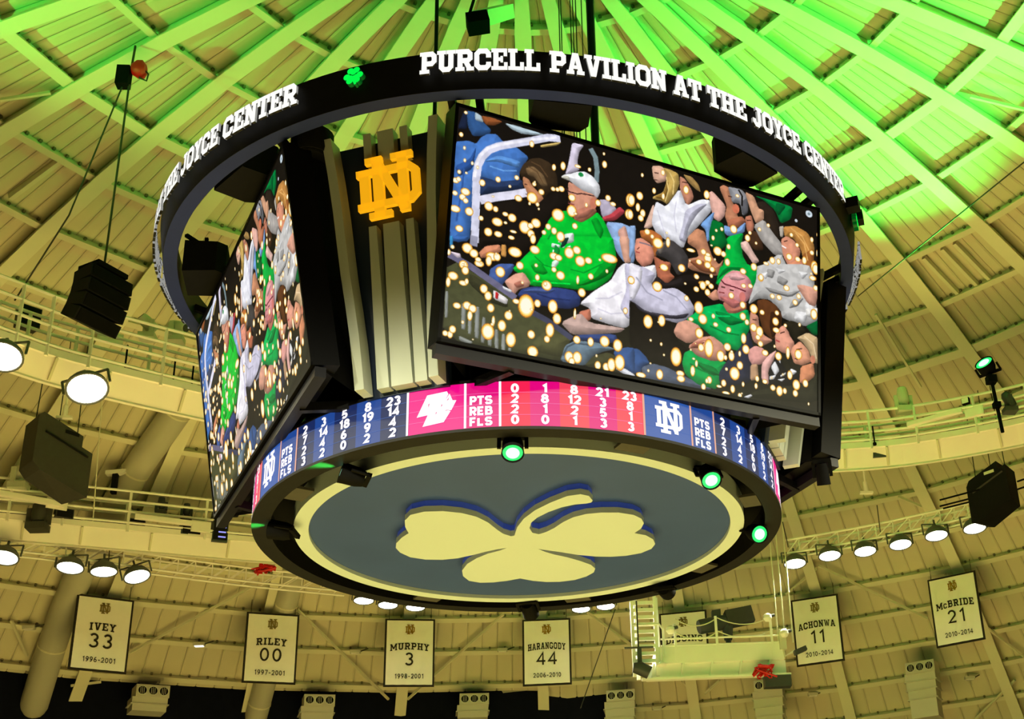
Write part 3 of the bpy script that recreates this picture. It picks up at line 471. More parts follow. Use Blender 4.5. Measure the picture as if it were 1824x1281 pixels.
# ---- video screens
a = math.radians(PSI); E_ = V(math.cos(a), math.sin(a), 0); N_ = V(math.sin(a), -math.cos(a), 0)
S0 = -E_*HW+N_*OB+V(0, 0, ZBT); SU = 2*HW*E_; SV = N_*(OT-OB)+V(0, 0, ZT-ZBT); SN = nrm(np.cross(SU, SV)); SN = SN if SN@N_ > 0 else -SN
def sp(u, v, d=0.0): return S0+SU*u+SV*v+SN*d
PIC = [["p",[25,35,60],[[1,902],[13,989],[29,993],[28,947],[22,908]]],["p",[50,90,145],[[19,992],[40,998],[60,964],[81,939],[79,918],[58,897],[39,887],[26,920]]],["p",[190,210,220],[[40,998],[57,987],[62,960],[41,961]]],["p",[150,85,45],[[55,989],[81,995],[109,990],[88,961],[69,953],[60,969]]],["p",[185,205,215],[[112,986],[137,989],[219,986],[186,969],[158,959],[132,966]]],["p",[70,120,195],[[-2,841],[29,862],[48,857],[58,892],[73,915],[95,926],[112,900],[146,892],[178,862],[165,815],[156,770],[166,715],[131,684],[92,700],[62,715],[53,612],[50,534],[49,427],[3,407],[1,516],[2,613],[1,734]]],["p",[45,85,155],[[2,735],[35,781],[49,847],[45,746],[12,691]]],["p",[95,150,220],[[67,787],[104,835],[159,833],[155,800],[105,805]]],["p",[40,58,95],[[62,720],[108,717],[165,755],[169,711],[131,684],[99,661],[65,633]]],["p",[60,105,175],[[2,430],[46,449],[42,428],[24,411],[11,414]]],["p",[60,150,210],[[2,430],[10,433],[12,377],[5,379]]],["l",[120,140,145],12.9,[[334,983],[348,948],[354,888],[353,835]]],["p",[60,45,30],[[156,780],[165,825],[184,860],[206,874],[232,864],[251,816],[255,757],[233,727],[220,690],[227,663],[214,637],[214,708],[196,749],[179,761],[164,764]]],["p",[125,98,66],[[171,808],[190,828],[217,800],[230,755],[213,747],[195,779],[178,781]]],["p",[205,140,100],[[166,770],[181,763],[191,737],[220,700],[218,664],[208,649],[193,668],[175,709],[167,735]]],["p",[25,20,18],[[67,590],[176,670],[194,638],[231,715],[259,744],[283,699],[275,665],[240,609],[225,543],[218,499],[65,434]]],["p",[25,20,18],[[64,457],[222,525],[210,481],[190,438],[167,384],[142,379],[134,448],[87,428],[70,387]]],["l",[212,212,232],19.1,[[254,988],[223,977],[181,940],[140,906],[102,874],[79,845],[64,807],[56,766],[54,711],[57,614],[61,428]]],["l",[240,238,250],6.8,[[245,989],[181,945],[102,880],[77,852],[60,811],[52,764],[50,709]]],["l",[150,150,170],18.4,[[59,455],[59,411]]],["l",[225,222,240],20.9,[[66,614],[105,647],[143,674],[178,702]]],["p",[220,190,110],[[204,932],[258,975],[249,955],[207,921]]],["p",[225,215,235],[[285,986],[317,990],[305,952],[301,903],[308,865],[271,826],[278,881],[282,935]]],["p",[190,180,200],[[361,756],[385,767],[412,733],[396,679],[372,678]]],["p",[200,70,80],[[372,678],[395,704],[418,751],[434,732],[408,679],[378,663]]],["p",[150,180,225],[[381,662],[423,676],[461,666],[462,600],[404,575]]],["p",[222,168,150],[[415,636],[435,671],[449,594],[422,583]]],["p",[150,180,225],[[398,602],[462,630],[464,507],[436,496],[414,537]]],["p",[225,170,145],[[418,611],[447,623],[455,506],[436,493]]],["p",[180,115,85],[[296,659],[353,716],[358,698],[343,660],[317,623],[301,631]]],["p",[212,148,122],[[280,800],[298,798],[322,784],[348,776],[359,755],[353,706],[334,666],[308,642],[293,653],[281,673],[290,708],[282,739]]],["p",[196,125,102],[[301,677],[332,712],[353,711],[334,664],[309,641]]],["e",[202,122,96],[348,732],9.2,26.4],["l",[60,35,35],3.1,[[275,767],[284,756],[305,755],[316,763],[349,767]]],["l",[150,70,70],3.1,[[283,702],[299,702]]],["p",[246,246,250],[[261,815],[271,830],[285,839],[302,858],[322,868],[343,856],[362,824],[365,794],[358,759],[346,774],[319,777],[298,793],[286,805],[271,808]]],["p",[200,196,180],[[261,811],[271,826],[282,824],[284,806],[271,808]]],["e",[30,140,70],[312,849],6.8,10.1],["p",[0,200,52],[[237,608],[256,651],[281,668],[302,634],[320,630],[345,667],[359,698],[378,666],[397,608],[406,576],[217,494],[225,552]]],["p",[0,200,52],[[220,525],[402,604],[411,546],[417,488],[402,411],[380,372],[357,338],[311,325],[269,319],[200,296],[196,319],[154,350],[167,384],[190,438],[210,481]]],["p",[0,160,40],[[377,471],[415,517],[413,456],[382,403],[339,356],[311,340],[355,402]]],["p",[0,165,42],[[197,387],[224,408],[242,371],[231,357],[209,358]]],["p",[0,165,42],[[343,655],[360,673],[379,620],[371,576],[356,610]]],["p",[222,245,228],[[259,542],[299,559],[297,528],[280,516],[266,519]]],["p",[222,245,228],[[246,506],[269,506],[266,490],[247,486]]],["p",[222,245,228],[[281,496],[294,517],[298,493],[284,473]]],["p",[222,245,228],[[250,478],[261,480],[259,457],[250,458]]],["p",[222,245,228],[[250,424],[265,445],[268,426],[258,397],[249,399]]],["p",[222,245,228],[[271,527],[283,522],[278,495],[270,501]]],["p",[225,240,230],[[279,561],[301,576],[303,531],[260,513],[271,537]]],["p",[20,60,50],[[274,538],[290,550],[283,512],[269,491]]],["p",[15,150,60],[[255,505],[269,486],[265,445],[253,455]]],["p",[72,98,162],[[101,329],[121,361],[159,376],[155,341],[140,296],[133,275],[125,257],[100,290]]],["p",[50,66,122],[[169,241],[179,274],[205,296],[272,317],[311,320],[327,292],[325,257],[297,232],[247,223],[208,222]]],["p",[75,95,155],[[179,264],[206,289],[266,308],[245,280],[206,270]]],["p",[226,166,142],[[137,291],[160,333],[182,349],[201,311],[195,289],[173,271],[161,238],[146,270]]],["p",[185,115,95],[[159,290],[177,311],[186,291],[168,274]]],["p",[246,242,248],[[324,267],[357,333],[402,401],[419,463],[436,496],[464,502],[470,247],[446,203],[407,204],[355,214],[351,257]]],["p",[205,200,222],[[436,491],[464,507],[470,247],[448,248],[429,291],[445,378]]],["p",[200,122,96],[[325,233],[353,256],[356,210],[341,189],[326,209]]],["p",[196,166,156],[[279,167],[328,229],[352,194],[446,203],[431,178],[354,141],[309,125]]],["p",[216,142,106],[[72,388],[87,423],[121,445],[125,415],[99,380],[78,367]]],["p",[212,152,80],[[124,446],[136,449],[138,396],[125,396]]],["p",[74,76,48],[[1,344],[164,225],[220,184],[312,114],[293,67],[283,-6],[3,-4]]],["p",[62,62,40],[[55,296],[148,223],[149,181],[106,189],[54,248]]],["p",[84,84,52],[[213,58],[244,121],[309,111],[289,18],[215,21]]],["p",[148,152,146],[[41,159],[51,163],[54,53],[44,54]]],["p",[148,152,146],[[73,157],[83,161],[86,28],[76,29]]],["p",[148,152,146],[[91,122],[99,120],[100,14],[91,15]]],["p",[148,152,146],[[122,82],[130,80],[134,-2],[124,4]]],["p",[148,152,146],[[139,69],[147,68],[150,-6],[140,-5]]],["p",[148,152,146],[[40,25],[74,10],[67,-4],[42,5]]],["p",[148,152,146],[[2,195],[9,198],[12,88],[5,86]]],["p",[148,152,146],[[58,142],[66,145],[68,39],[60,41]]],["p",[148,152,146],[[107,39],[116,38],[117,6],[108,8]]],["p",[148,152,146],[[156,15],[164,15],[163,1],[156,3]]],["l",[108,104,132],16.0,[[3,352],[54,323],[108,278],[167,230]]],["l",[66,68,90],14.1,[[170,217],[209,185],[248,163],[310,109]]],["p",[238,220,232],[[5,365],[30,366],[32,350],[24,344]]],["p",[242,236,236],[[112,247],[149,219],[146,194],[114,206]]],["p",[205,40,45],[[118,240],[126,234],[124,207],[118,212]]],["p",[240,240,245],[[133,270],[157,260],[155,248],[136,257]]],["p",[150,182,226],[[446,673],[464,681],[463,567],[449,510]]],["p",[226,186,166],[[491,714],[509,807],[518,768],[513,703],[498,681],[485,680]]],["p",[226,178,152],[[501,984],[526,997],[545,985],[543,930],[518,907],[507,923]]],["p",[205,170,92],[[533,992],[552,993],[577,984],[581,937],[573,890],[548,820],[535,830],[507,827],[507,838],[535,872],[543,919],[544,957]]],["p",[150,115,50],[[510,839],[535,867],[549,938],[550,879],[538,836]]],["p",[205,140,112],[[581,975],[597,966],[617,922],[623,886],[606,838],[589,881],[582,916]]],["p",[178,142,82],[[590,988],[616,987],[636,958],[643,923],[627,932],[604,959]]],["p",[240,240,248],[[517,821],[545,807],[582,916],[602,839],[644,891],[670,898],[677,852],[639,759],[608,692],[596,629],[548,650],[520,669],[506,711],[510,775]]],["p",[208,206,224],[[599,816],[638,866],[664,878],[632,810],[610,736],[602,658],[582,670],[594,750]]],["p",[200,135,100],[[696,975],[709,993],[729,986],[737,912],[757,910],[750,863],[764,837],[724,802],[714,841],[720,893]]],["p",[182,112,82],[[721,822],[764,864],[779,843],[748,791],[724,791]]],["p",[152,152,157],[[722,991],[763,996],[784,967],[784,890],[767,865],[760,923],[736,917],[729,953]]],["p",[95,95,100],[[763,935],[784,967],[784,890],[771,867],[764,891]]],["l",[25,22,22],4.9,[[754,990],[765,964],[765,914]]],["e",[208,116,86],[747,892],10.5,23.3],["p",[236,184,168],[[666,934],[676,947],[717,892],[714,841],[698,804],[681,815],[670,881]]],["p",[122,166,222],[[642,766],[684,852],[679,799],[672,704],[663,689],[659,746]]],["p",[132,172,226],[[713,797],[748,788],[778,843],[773,783],[725,745],[710,763]]],["p",[206,142,106],[[608,692],[633,745],[656,739],[666,685],[680,627],[700,598],[713,630],[708,591],[697,538],[610,540],[609,587],[641,611],[634,645],[608,660]]],["p",[150,90,60],[[613,578],[641,600],[687,582],[694,548],[648,545]]],["p",[0,180,66],[[721,741],[771,785],[765,728],[769,670],[786,628],[813,650],[820,539],[688,487],[713,609],[719,681]]],["p",[0,112,46],[[678,809],[711,802],[715,749],[725,710],[699,662],[673,672],[669,740]]],["p",[0,175,66],[[688,490],[706,604],[793,639],[822,597],[800,486],[766,596],[733,588],[700,532]]],["p",[45,35,28],[[801,947],[832,970],[863,937],[881,867],[878,793],[850,814],[832,873],[815,915]]],["p",[0,132,60],[[801,984],[870,985],[923,981],[916,916],[885,879],[867,939],[832,973]]],["p",[0,95,45],[[870,980],[902,977],[878,915],[867,939]]],["p",[192,122,96],[[774,863],[794,883],[803,832],[797,791],[781,795]]],["p",[70,45,30],[[792,805],[822,807],[833,724],[806,712],[785,736]]],["p",[222,167,132],[[773,990],[801,981],[815,926],[832,923],[832,873],[808,843],[791,904]]],["p",[184,178,172],[[800,833],[832,878],[860,824],[888,781],[899,724],[868,711],[826,765]]],["p",[238,196,182],[[762,732],[782,751],[802,700],[820,664],[803,640],[782,681],[765,706]]],["e",[205,218,228],[974,970],11.1,17.2],["e",[120,140,150],[974,970],4.3,7.1],["e",[200,210,220],[933,917],4.6,7.6],["p",[190,180,165],[[879,863],[895,873],[892,815],[883,812]]],["p",[202,142,72],[[892,868],[931,890],[970,872],[992,814],[988,722],[973,660],[959,710],[948,778],[924,824],[897,818]]],["p",[160,98,48],[[952,752],[988,801],[988,711],[973,655],[959,699]]],["p",[226,152,122],[[885,801],[902,826],[927,814],[948,773],[938,701],[913,666],[892,721]]],["l",[250,235,230],4.3,[[888,771],[902,764]]],["p",[220,142,106],[[903,681],[948,734],[961,692],[913,650]]],["p",[198,196,193],[[816,630],[885,735],[910,660],[963,695],[975,650],[977,601],[810,535]]],["p",[198,196,193],[[813,648],[973,714],[989,665],[995,556],[1001,449],[987,422],[959,400],[910,410],[889,418],[886,449],[851,490],[817,482],[787,439],[797,512],[810,565]]],["p",[160,158,155],[[834,548],[903,542],[952,578],[917,526],[855,524]]],["p",[160,158,155],[[844,639],[868,638],[861,597],[841,599]]],["p",[160,158,155],[[920,511],[959,542],[938,490],[910,469]]],["p",[160,158,155],[[878,620],[910,605],[896,572],[872,584]]],["p",[232,231,230],[[817,600],[847,624],[841,583]]],["p",[232,231,230],[[868,654],[903,652],[878,625]]],["p",[232,231,230],[[938,666],[973,669],[952,627]]],["p",[232,231,230],[[931,466],[973,471],[959,411],[927,421]]],["p",[232,231,230],[[973,581],[998,557],[987,454],[959,487]]],["p",[192,112,56],[[473,662],[507,682],[538,662],[537,593],[516,553],[508,617],[480,629]]],["p",[232,152,127],[[465,620],[480,631],[508,612],[517,564],[510,522],[486,497],[467,523],[462,572]]],["l",[120,110,120],3.1,[[474,608],[493,608],[512,603]]],["l",[180,70,70],2.8,[[466,561],[477,560]]],["p",[246,242,250],[[449,505],[486,497],[521,524],[525,469],[512,418],[452,394]]],["p",[30,25,24],[[509,417],[523,469],[552,449],[582,492],[610,514],[697,538],[688,487]]],["p",[192,112,82],[[514,563],[541,548],[564,552],[560,504],[576,487],[552,444],[530,453],[521,509]]],["p",[70,66,66],[[517,569],[539,641],[564,658],[596,629],[612,593],[610,530],[582,497],[562,547],[550,562]]],["p",[130,120,112],[[521,592],[539,636],[548,635],[534,576]]],["p",[30,26,22],[[453,347],[471,324],[545,281],[589,277],[626,326],[703,339],[608,243],[584,204],[619,166],[603,140],[602,59],[558,70],[513,70],[503,96],[458,120]]],["p",[206,202,222],[[449,498],[489,499],[523,482],[509,425],[543,428],[580,437],[612,414],[633,365],[626,326],[589,277],[545,281],[499,294],[471,324],[453,332]]],["p",[240,236,246],[[449,498],[486,492],[482,409],[465,337],[453,347]]],["p",[62,58,68],[[462,331],[499,299],[576,308],[619,337],[607,309],[582,295],[527,284],[484,294]]],["p",[40,35,36],[[509,425],[526,473],[552,447],[595,495],[605,458],[543,418]]],["p",[56,88,142],[[458,120],[482,124],[503,96],[514,70],[492,43],[490,13],[460,11]]],["p",[88,98,118],[[491,45],[519,72],[558,70],[611,43],[655,27],[689,9],[612,-5],[560,-9],[499,-8]]],["p",[215,150,122],[[666,435],[694,482],[703,433],[685,420]]],["p",[190,116,96],[[713,429],[748,408],[782,453],[782,413],[735,369],[718,373]]],["p",[226,150,152],[[701,506],[717,555],[739,588],[769,593],[793,564],[801,519],[789,466],[767,429],[744,404],[718,428],[702,430],[696,467]]],["p",[205,120,115],[[701,448],[734,456],[767,442],[744,404],[718,426]]],["p",[240,180,180],[[726,564],[753,583],[780,564],[760,545],[733,540]]],["e",[208,120,112],[770,472],9.2,23.3],["l",[96,32,44],3.7,[[705,529],[717,512],[727,511],[753,508],[780,501]]],["l",[140,60,60],3.1,[[701,467],[717,469]]],["p",[0,180,86],[[654,378],[711,418],[728,377],[754,387],[786,420],[796,363],[791,319],[772,260],[762,210],[723,217],[684,250],[652,284],[606,298]]],["p",[0,165,76],[[606,151],[628,174],[673,148],[727,149],[721,119],[703,14],[649,17],[611,52],[601,99]]],["p",[0,140,62],[[689,376],[728,374],[781,357],[735,320],[703,339]]],["p",[0,130,58],[[629,124],[692,114],[712,80],[674,73]]],["p",[222,162,137],[[575,236],[586,281],[613,304],[649,288],[656,229],[615,194],[584,212]]],["p",[216,156,132],[[615,182],[652,238],[684,255],[715,229],[725,192],[721,155],[685,138],[641,148]]],["p",[170,105,85],[[628,204],[665,222],[647,185],[622,177]]],["p",[45,48,66],[[724,145],[769,238],[791,319],[805,240],[801,160],[798,77],[738,40],[706,50],[705,93]]],["p",[216,152,126],[[794,415],[818,397],[821,351],[835,313],[864,297],[829,256],[803,271],[791,340]]],["p",[96,56,30],[[812,470],[838,489],[872,471],[890,429],[886,363],[862,296],[832,333],[821,393]]],["p",[60,34,20],[[855,438],[886,422],[883,357],[859,306],[852,362]]],["p",[226,162,152],[[787,223],[809,254],[835,250],[847,207],[829,172],[802,158],[791,183]]],["p",[192,152,116],[[795,158],[817,171],[821,97],[796,84]]],["p",[42,42,30],[[787,7],[807,38],[863,77],[938,111],[973,130],[1004,196],[1004,39]]],["p",[30,28,30],[[851,166],[879,234],[903,168],[946,166],[938,111],[853,71]]],["p",[240,240,240],[[856,168],[869,204],[883,161],[870,131]]],["p",[240,240,240],[[853,125],[873,137],[866,114],[853,107]]],["p",[240,240,240],[[886,141],[903,160],[900,146],[886,131]]],["p",[240,240,240],[[910,154],[917,183],[938,174],[914,140]]],["p",[240,240,240],[[876,117],[900,130],[890,111]]],["p",[240,240,240],[[873,226],[886,210],[885,193]]],["p",[232,162,137],[[868,325],[886,374],[908,390],[912,341],[929,309],[922,259],[896,247],[871,260]]],["p",[40,36,26],[[891,392],[920,415],[954,404],[964,375],[934,319],[910,356]]],["l",[190,60,70],3.7,[[871,302],[883,298]]],["p",[238,184,174],[[829,175],[849,223],[874,256],[866,208],[849,150],[851,81],[829,97]]],["p",[206,176,132],[[934,335],[969,375],[1003,359],[1003,232],[987,235],[973,287],[952,322]]],["p",[232,162,128],[[922,288],[945,325],[973,287],[981,236],[952,208],[927,210],[916,257]]],["e",[205,130,100],[985,248],8.0,20.3],["p",[216,142,102],[[947,203],[987,233],[992,170],[959,120],[943,125]]],["p",[226,166,142],[[933,592],[952,603],[988,603],[1004,587],[994,509],[971,514]]],["p",[0,95,45],[[962,402],[1005,450],[1005,374],[987,367]]],["p",[235,232,225],[[962,489],[1005,508],[1005,450],[966,452]]],["p",[235,235,240],[[777,4],[797,23],[803,17],[790,0]]],["p",[108,130,146],[[283,-1],[293,72],[320,105],[377,115],[424,102],[393,82],[365,53],[343,0]]],["p",[66,66,42],[[343,0],[365,53],[404,83],[440,59],[435,4]]],["p",[55,76,132],[[316,127],[421,170],[428,133],[392,118],[323,108]]],["p",[60,92,146],[[414,89],[450,121],[472,124],[475,7],[441,27]]],["p",[230,232,240],[[421,18],[447,27],[475,7],[475,-13],[453,-6]]],["l",[70,86,100],4.3,[[289,27],[299,69],[318,92],[363,98]]],["l",[70,40,34],2.5,[[171,737],[178,736]]],["l",[70,40,34],2.2,[[175,694],[186,694]]],["l",[70,40,34],2.8,[[509,955],[521,958]]],["l",[70,40,34],2.2,[[509,921],[520,924]]],["l",[70,40,34],2.8,[[588,948],[604,952]]],["l",[70,40,34],2.8,[[723,944],[735,945]]],["l",[70,40,34],2.5,[[780,849],[793,855]]],["l",[70,40,34],2.8,[[894,794],[906,804]]],["l",[70,40,34],2.2,[[475,585],[469,572]]],["l",[70,40,34],2.5,[[530,513],[538,520]]],["l",[70,40,34],2.8,[[801,375],[813,377]]],["l",[70,40,34],2.8,[[884,339],[898,352]]],["l",[70,40,34],2.8,[[934,279],[952,290]]],["l",[70,40,34],3.1,[[707,495],[719,495]]],["l",[70,40,34],3.1,[[732,491],[744,491]]],["l",[70,40,34],2.5,[[929,235],[938,231]]],["l",[70,40,34],2.8,[[292,757],[299,755]]],["l",[70,40,34],2.5,[[286,718],[283,704]]],["l",[95,70,45],2.8,[[184,845],[207,836],[228,795]]],["l",[95,70,45],2.5,[[177,821],[200,807],[218,760]]],["l",[235,205,130],3.1,[[552,977],[565,940],[563,875]]],["l",[235,205,130],2.8,[[543,951],[550,890],[542,832]]],["l",[230,178,105],3.1,[[916,871],[952,847],[974,783]]],["l",[230,178,105],2.8,[[931,855],[959,811],[970,731]]],["l",[230,205,165],3.1,[[959,352],[987,324],[996,257]]],["l",[0,150,40],3.1,[[206,430],[230,401],[266,396]]],["l",[0,150,40],3.1,[[297,409],[332,408],[377,466]]],["l",[0,230,70],3.7,[[205,322],[243,328],[299,345]]],["l",[0,150,40],3.1,[[252,579],[237,518]]],["l",[235,180,180],4.3,[[720,551],[750,576]]],["l",[215,213,228],3.1,[[521,780],[538,703],[545,664]]],["l",[215,213,228],3.1,[[573,847],[568,775],[576,699]]],["l",[170,168,188],3.7,[[469,445],[500,386],[544,367]]],["l",[170,168,188],3.7,[[543,413],[581,396],[613,347]]],["l",[218,214,228],3.4,[[364,306],[399,320],[433,363]]],["l",[218,214,228],3.4,[[371,264],[406,253],[441,271]]],["l",[50,90,160],4.3,[[24,735],[22,637],[15,498]]],["l",[105,160,228],3.7,[[84,775],[117,771],[150,787]]],["l",[35,48,95],3.7,[[217,269],[251,263],[301,273]]],["l",[0,205,105],3.7,[[670,363],[702,354],[735,366]]],["l",[0,120,52],3.7,[[677,299],[719,283],[762,287]]],["l",[0,120,52],3.7,[[623,106],[654,87],[693,74]]],["l",[190,120,98],3.1,[[628,199],[659,225],[684,229]]],["c",183,926,5.5,14.2],["c",242,848,4.9,14.2],["c",265,866,6.1,18.3],["c",334,883,4.3,9.1],["c",373,927,6.1,16.2],["c",303,883,8.0,7.1],["c",106,726,6.1,12.2],["c",151,756,5.5,10.1],["c",69,693,6.8,14.2],["c",31,635,10.5,15.2],["c",25,609,7.4,13.2],["c",33,597,6.1,11.2],["c",10,551,11.7,14.2],["c",43,554,9.2,17.2],["c",88,598,9.8,18.3],["c",105,593,6.1,12.2],["c",129,582,6.8,9.1],["c",146,573,9.8,17.2],["c",111,539,12.3,17.2],["c",72,538,5.5,10.1],["c",192,685,12.3,23.3],["c",214,721,6.8,12.2],["c",195,748,4.9,9.1],["c",158,666,8.6,13.2],["c",178,546,12.9,26.4],["c",205,576,11.1,19.3],["c",192,558,7.4,12.2],["c",194,524,8.6,16.2],["c",91,486,9.2,17.2],["c",115,487,9.2,12.2],["c",151,514,8.0,6.1],["c",147,486,7.4,8.1],["c",259,637,14.8,26.4],["c",293,672,11.7,25.4],["c",292,732,8.6,15.2],["c",264,759,7.4,12.2],["c",243,749,5.5,9.1],["c",254,752,4.9,9.1],["c",386,775,6.8,13.2],["c",446,793,11.1,28.4],["c",444,725,10.5,22.3],["c",360,740,6.8,14.2],["c",330,716,3.7,10.1],["c",23,471,8.6,13.2],["c",6,673,8.0,11.2],["c",13,682,5.5,10.1],["c",13,714,4.3,9.1],["c",11,880,4.9,10.1],["c",18,983,4.3,7.1],["c",7,618,6.1,10.1],["c",236,574,6.8,13.2],["c",251,562,6.8,15.2],["c",268,544,9.8,21.3],["c",226,544,5.5,10.1],["c",303,607,6.8,13.2],["c",370,976,3.1,7.1],["c",400,753,7.4,9.1],["c",21,825,3.1,8.1],["c",24,771,3.1,8.1],["c",42,767,3.1,8.1],["c",206,661,4.3,9.1],["c",449,794,8.6,25.4],["c",471,825,8.6,18.3],["c",467,769,5.5,19.3],["c",447,726,7.4,21.3],["c",481,747,6.8,17.2],["c",476,722,7.4,14.2],["c",600,916,7.4,19.3],["c",660,920,8.0,20.3],["c",510,868,4.9,13.2],["c",536,854,4.3,15.2],["c",533,967,5.5,13.2],["c",495,666,7.4,13.2],["c",509,650,4.9,10.1],["c",525,626,13.5,23.3],["c",553,642,5.5,22.3],["c",544,521,11.1,14.2],["c",594,538,9.2,17.2],["c",618,632,11.7,8.1],["c",654,640,7.4,13.2],["c",667,614,10.5,18.3],["c",667,585,9.8,16.2],["c",642,587,8.0,12.2],["c",681,568,7.4,12.2],["c",635,516,6.8,11.2],["c",678,535,4.3,9.1],["c",741,788,9.8,19.3],["c",727,696,5.5,12.2],["c",695,661,11.7,20.3],["c",712,654,7.4,13.2],["c",706,773,4.3,9.1],["c",690,759,3.7,7.1],["c",681,719,4.3,11.2],["c",724,620,7.4,17.2],["c",770,595,8.0,14.2],["c",783,763,7.4,16.2],["c",790,792,4.9,9.1],["c",803,630,8.6,17.2],["c",846,854,4.9,9.1],["c",819,822,4.9,9.1],["c",809,749,3.7,7.1],["c",859,685,8.0,16.2],["c",840,662,8.0,8.1],["c",824,584,8.0,15.2],["c",918,838,5.5,10.1],["c",936,795,5.5,10.1],["c",911,725,8.6,15.2],["c",938,724,8.0,12.2],["c",959,727,6.8,18.3],["c",983,842,4.9,13.2],["c",983,776,6.8,11.2],["c",991,707,10.5,29.4],["c",986,650,10.5,11.2],["c",1002,875,3.7,11.2],["c",1001,781,3.7,17.2],["c",667,632,7.4,8.1],["c",878,688,6.1,13.2],["c",476,927,3.7,9.1],["c",655,489,12.3,10.1],["c",751,958,5.5,7.1],["c",45,396,11.7,20.3],["c",61,380,9.8,17.2],["c",104,385,13.5,17.2],["c",116,388,8.0,16.2],["c",97,363,6.8,21.3],["c",75,342,10.5,13.2],["c",72,358,6.8,10.1],["c",158,427,15.4,20.3],["c",172,374,8.6,16.2],["c",206,458,11.7,17.2],["c",126,327,10.5,21.3],["c",39,322,9.8,17.2],["c",44,300,8.0,17.2],["c",17,266,11.1,16.2],["c",41,245,9.2,10.1],["c",90,240,8.6,18.3],["c",101,214,8.0,18.3],["c",109,166,8.0,17.2],["c",54,155,9.2,16.2],["c",67,147,8.6,16.2],["c",31,146,8.6,12.2],["c",193,207,18.4,45.7],["c",220,228,7.4,16.2],["c",258,229,11.1,27.4],["c",270,181,9.8,22.3],["c",168,217,8.0,10.1],["c",152,150,9.2,18.3],["c",117,113,3.7,21.3],["c",138,102,9.2,22.3],["c",106,65,14.1,31.5],["c",161,51,11.1,29.4],["c",209,90,8.6,17.2],["c",254,125,9.8,28.4],["c",248,84,6.8,14.2],["c",215,19,12.3,22.3],["c",305,28,10.5,22.3],["c",325,32,10.5,24.4],["c",322,108,8.6,16.2],["c",357,111,7.4,18.3],["c",393,126,11.7,22.3],["c",427,120,11.1,25.4],["c",378,16,7.4,17.2],["c",400,16,8.6,17.2],["c",413,30,9.8,27.4],["c",434,47,12.3,32.5],["c",321,456,12.3,22.3],["c",342,467,9.2,14.2],["c",396,500,20.3,19.3],["c",311,501,9.8,17.2],["c",292,481,11.7,23.3],["c",254,450,10.5,15.2],["c",266,448,8.6,13.2],["c",273,372,10.5,18.3],["c",240,314,11.7,20.3],["c",216,340,5.5,13.2],["c",317,370,3.7,18.3],["c",350,399,6.8,13.2],["c",329,318,9.2,18.3],["c",256,391,6.1,11.2],["c",444,281,5.5,13.2],["c",314,219,3.1,22.3],["c",456,425,8.6,17.2],["c",20,22,6.1,14.2],["c",25,45,7.4,15.2],["c",9,23,6.1,11.2],["c",62,116,5.5,20.3],["c",3,361,4.3,12.2],["c",7,236,4.9,20.3],["c",200,503,6.8,20.3],["c",312,11,7.4,15.2],["c",49,255,4.3,12.2],["c",544,520,11.1,15.2],["c",593,537,9.2,17.2],["c",527,424,12.3,21.3],["c",609,402,6.1,12.2],["c",505,255,11.7,28.4],["c",542,273,9.2,24.4],["c",644,372,11.7,27.4],["c",656,323,11.7,22.3],["c",654,480,8.6,19.3],["c",668,499,6.8,10.1],["c",678,486,7.4,12.2],["c",636,455,7.4,12.2],["c",668,453,7.4,15.2],["c",636,514,6.8,11.2],["c",667,582,9.2,15.2],["c",680,567,6.8,12.2],["c",737,465,7.4,14.2],["c",773,526,6.8,10.1],["c",793,533,6.8,10.1],["c",771,433,8.0,16.2],["c",772,379,8.6,17.2],["c",784,356,6.1,13.2],["c",731,301,6.8,12.2],["c",804,427,11.1,21.3],["c",804,338,9.8,18.3],["c",829,420,6.8,11.2],["c",822,324,9.8,24.4],["c",817,296,6.8,12.2],["c",825,268,7.4,13.2],["c",870,391,9.2,18.3],["c",874,434,6.1,11.2],["c",872,350,9.8,12.2],["c",782,227,9.8,20.3],["c",728,219,9.8,17.2],["c",675,195,11.7,39.6],["c",653,190,8.0,17.2],["c",647,254,10.5,22.3],["c",709,171,10.5,24.4],["c",740,181,8.0,21.3],["c",723,168,4.9,11.2],["c",765,146,8.6,18.3],["c",750,103,13.5,28.4],["c",584,124,14.1,39.6],["c",541,30,8.6,21.3],["c",597,53,10.5,12.2],["c",599,30,10.5,14.2],["c",491,11,12.3,11.2],["c",678,50,6.8,16.2],["c",662,14,6.1,14.2],["c",631,76,6.1,23.3],["c",641,113,3.7,15.2],["c",719,49,6.8,15.2],["c",745,30,6.1,17.2],["c",726,6,10.5,7.1],["c",766,8,5.5,10.1],["c",775,276,7.4,23.3],["c",693,311,6.8,10.1],["c",686,348,4.9,11.2],["c",860,510,6.8,11.2],["c",880,512,7.4,12.2],["c",930,507,7.4,13.2],["c",903,567,8.6,13.2],["c",941,541,6.1,12.2],["c",825,588,6.8,15.2],["c",839,230,9.2,13.2],["c",879,228,9.2,18.3],["c",908,254,5.5,28.4],["c",940,257,10.5,22.3],["c",914,150,7.4,20.3],["c",934,110,10.5,23.3],["c",931,69,7.4,15.2],["c",883,65,9.2,22.3],["c",899,70,5.5,13.2],["c",962,126,8.0,17.2],["c",863,74,7.4,13.2],["c",816,101,5.5,13.2],["c",771,595,8.6,13.2],["c",995,698,9.8,25.4],["c",985,649,9.8,11.2],["c",900,383,4.9,8.1],["c",995,603,7.4,13.2],["c",989,471,9.8,24.4],["c",764,200,3.7,13.2],["c",813,66,4.3,13.2],["c",775,62,3.7,11.2],["c",706,30,7.4,6.1],["c",623,310,6.8,9.1],["c",839,95,7.4,10.1]]
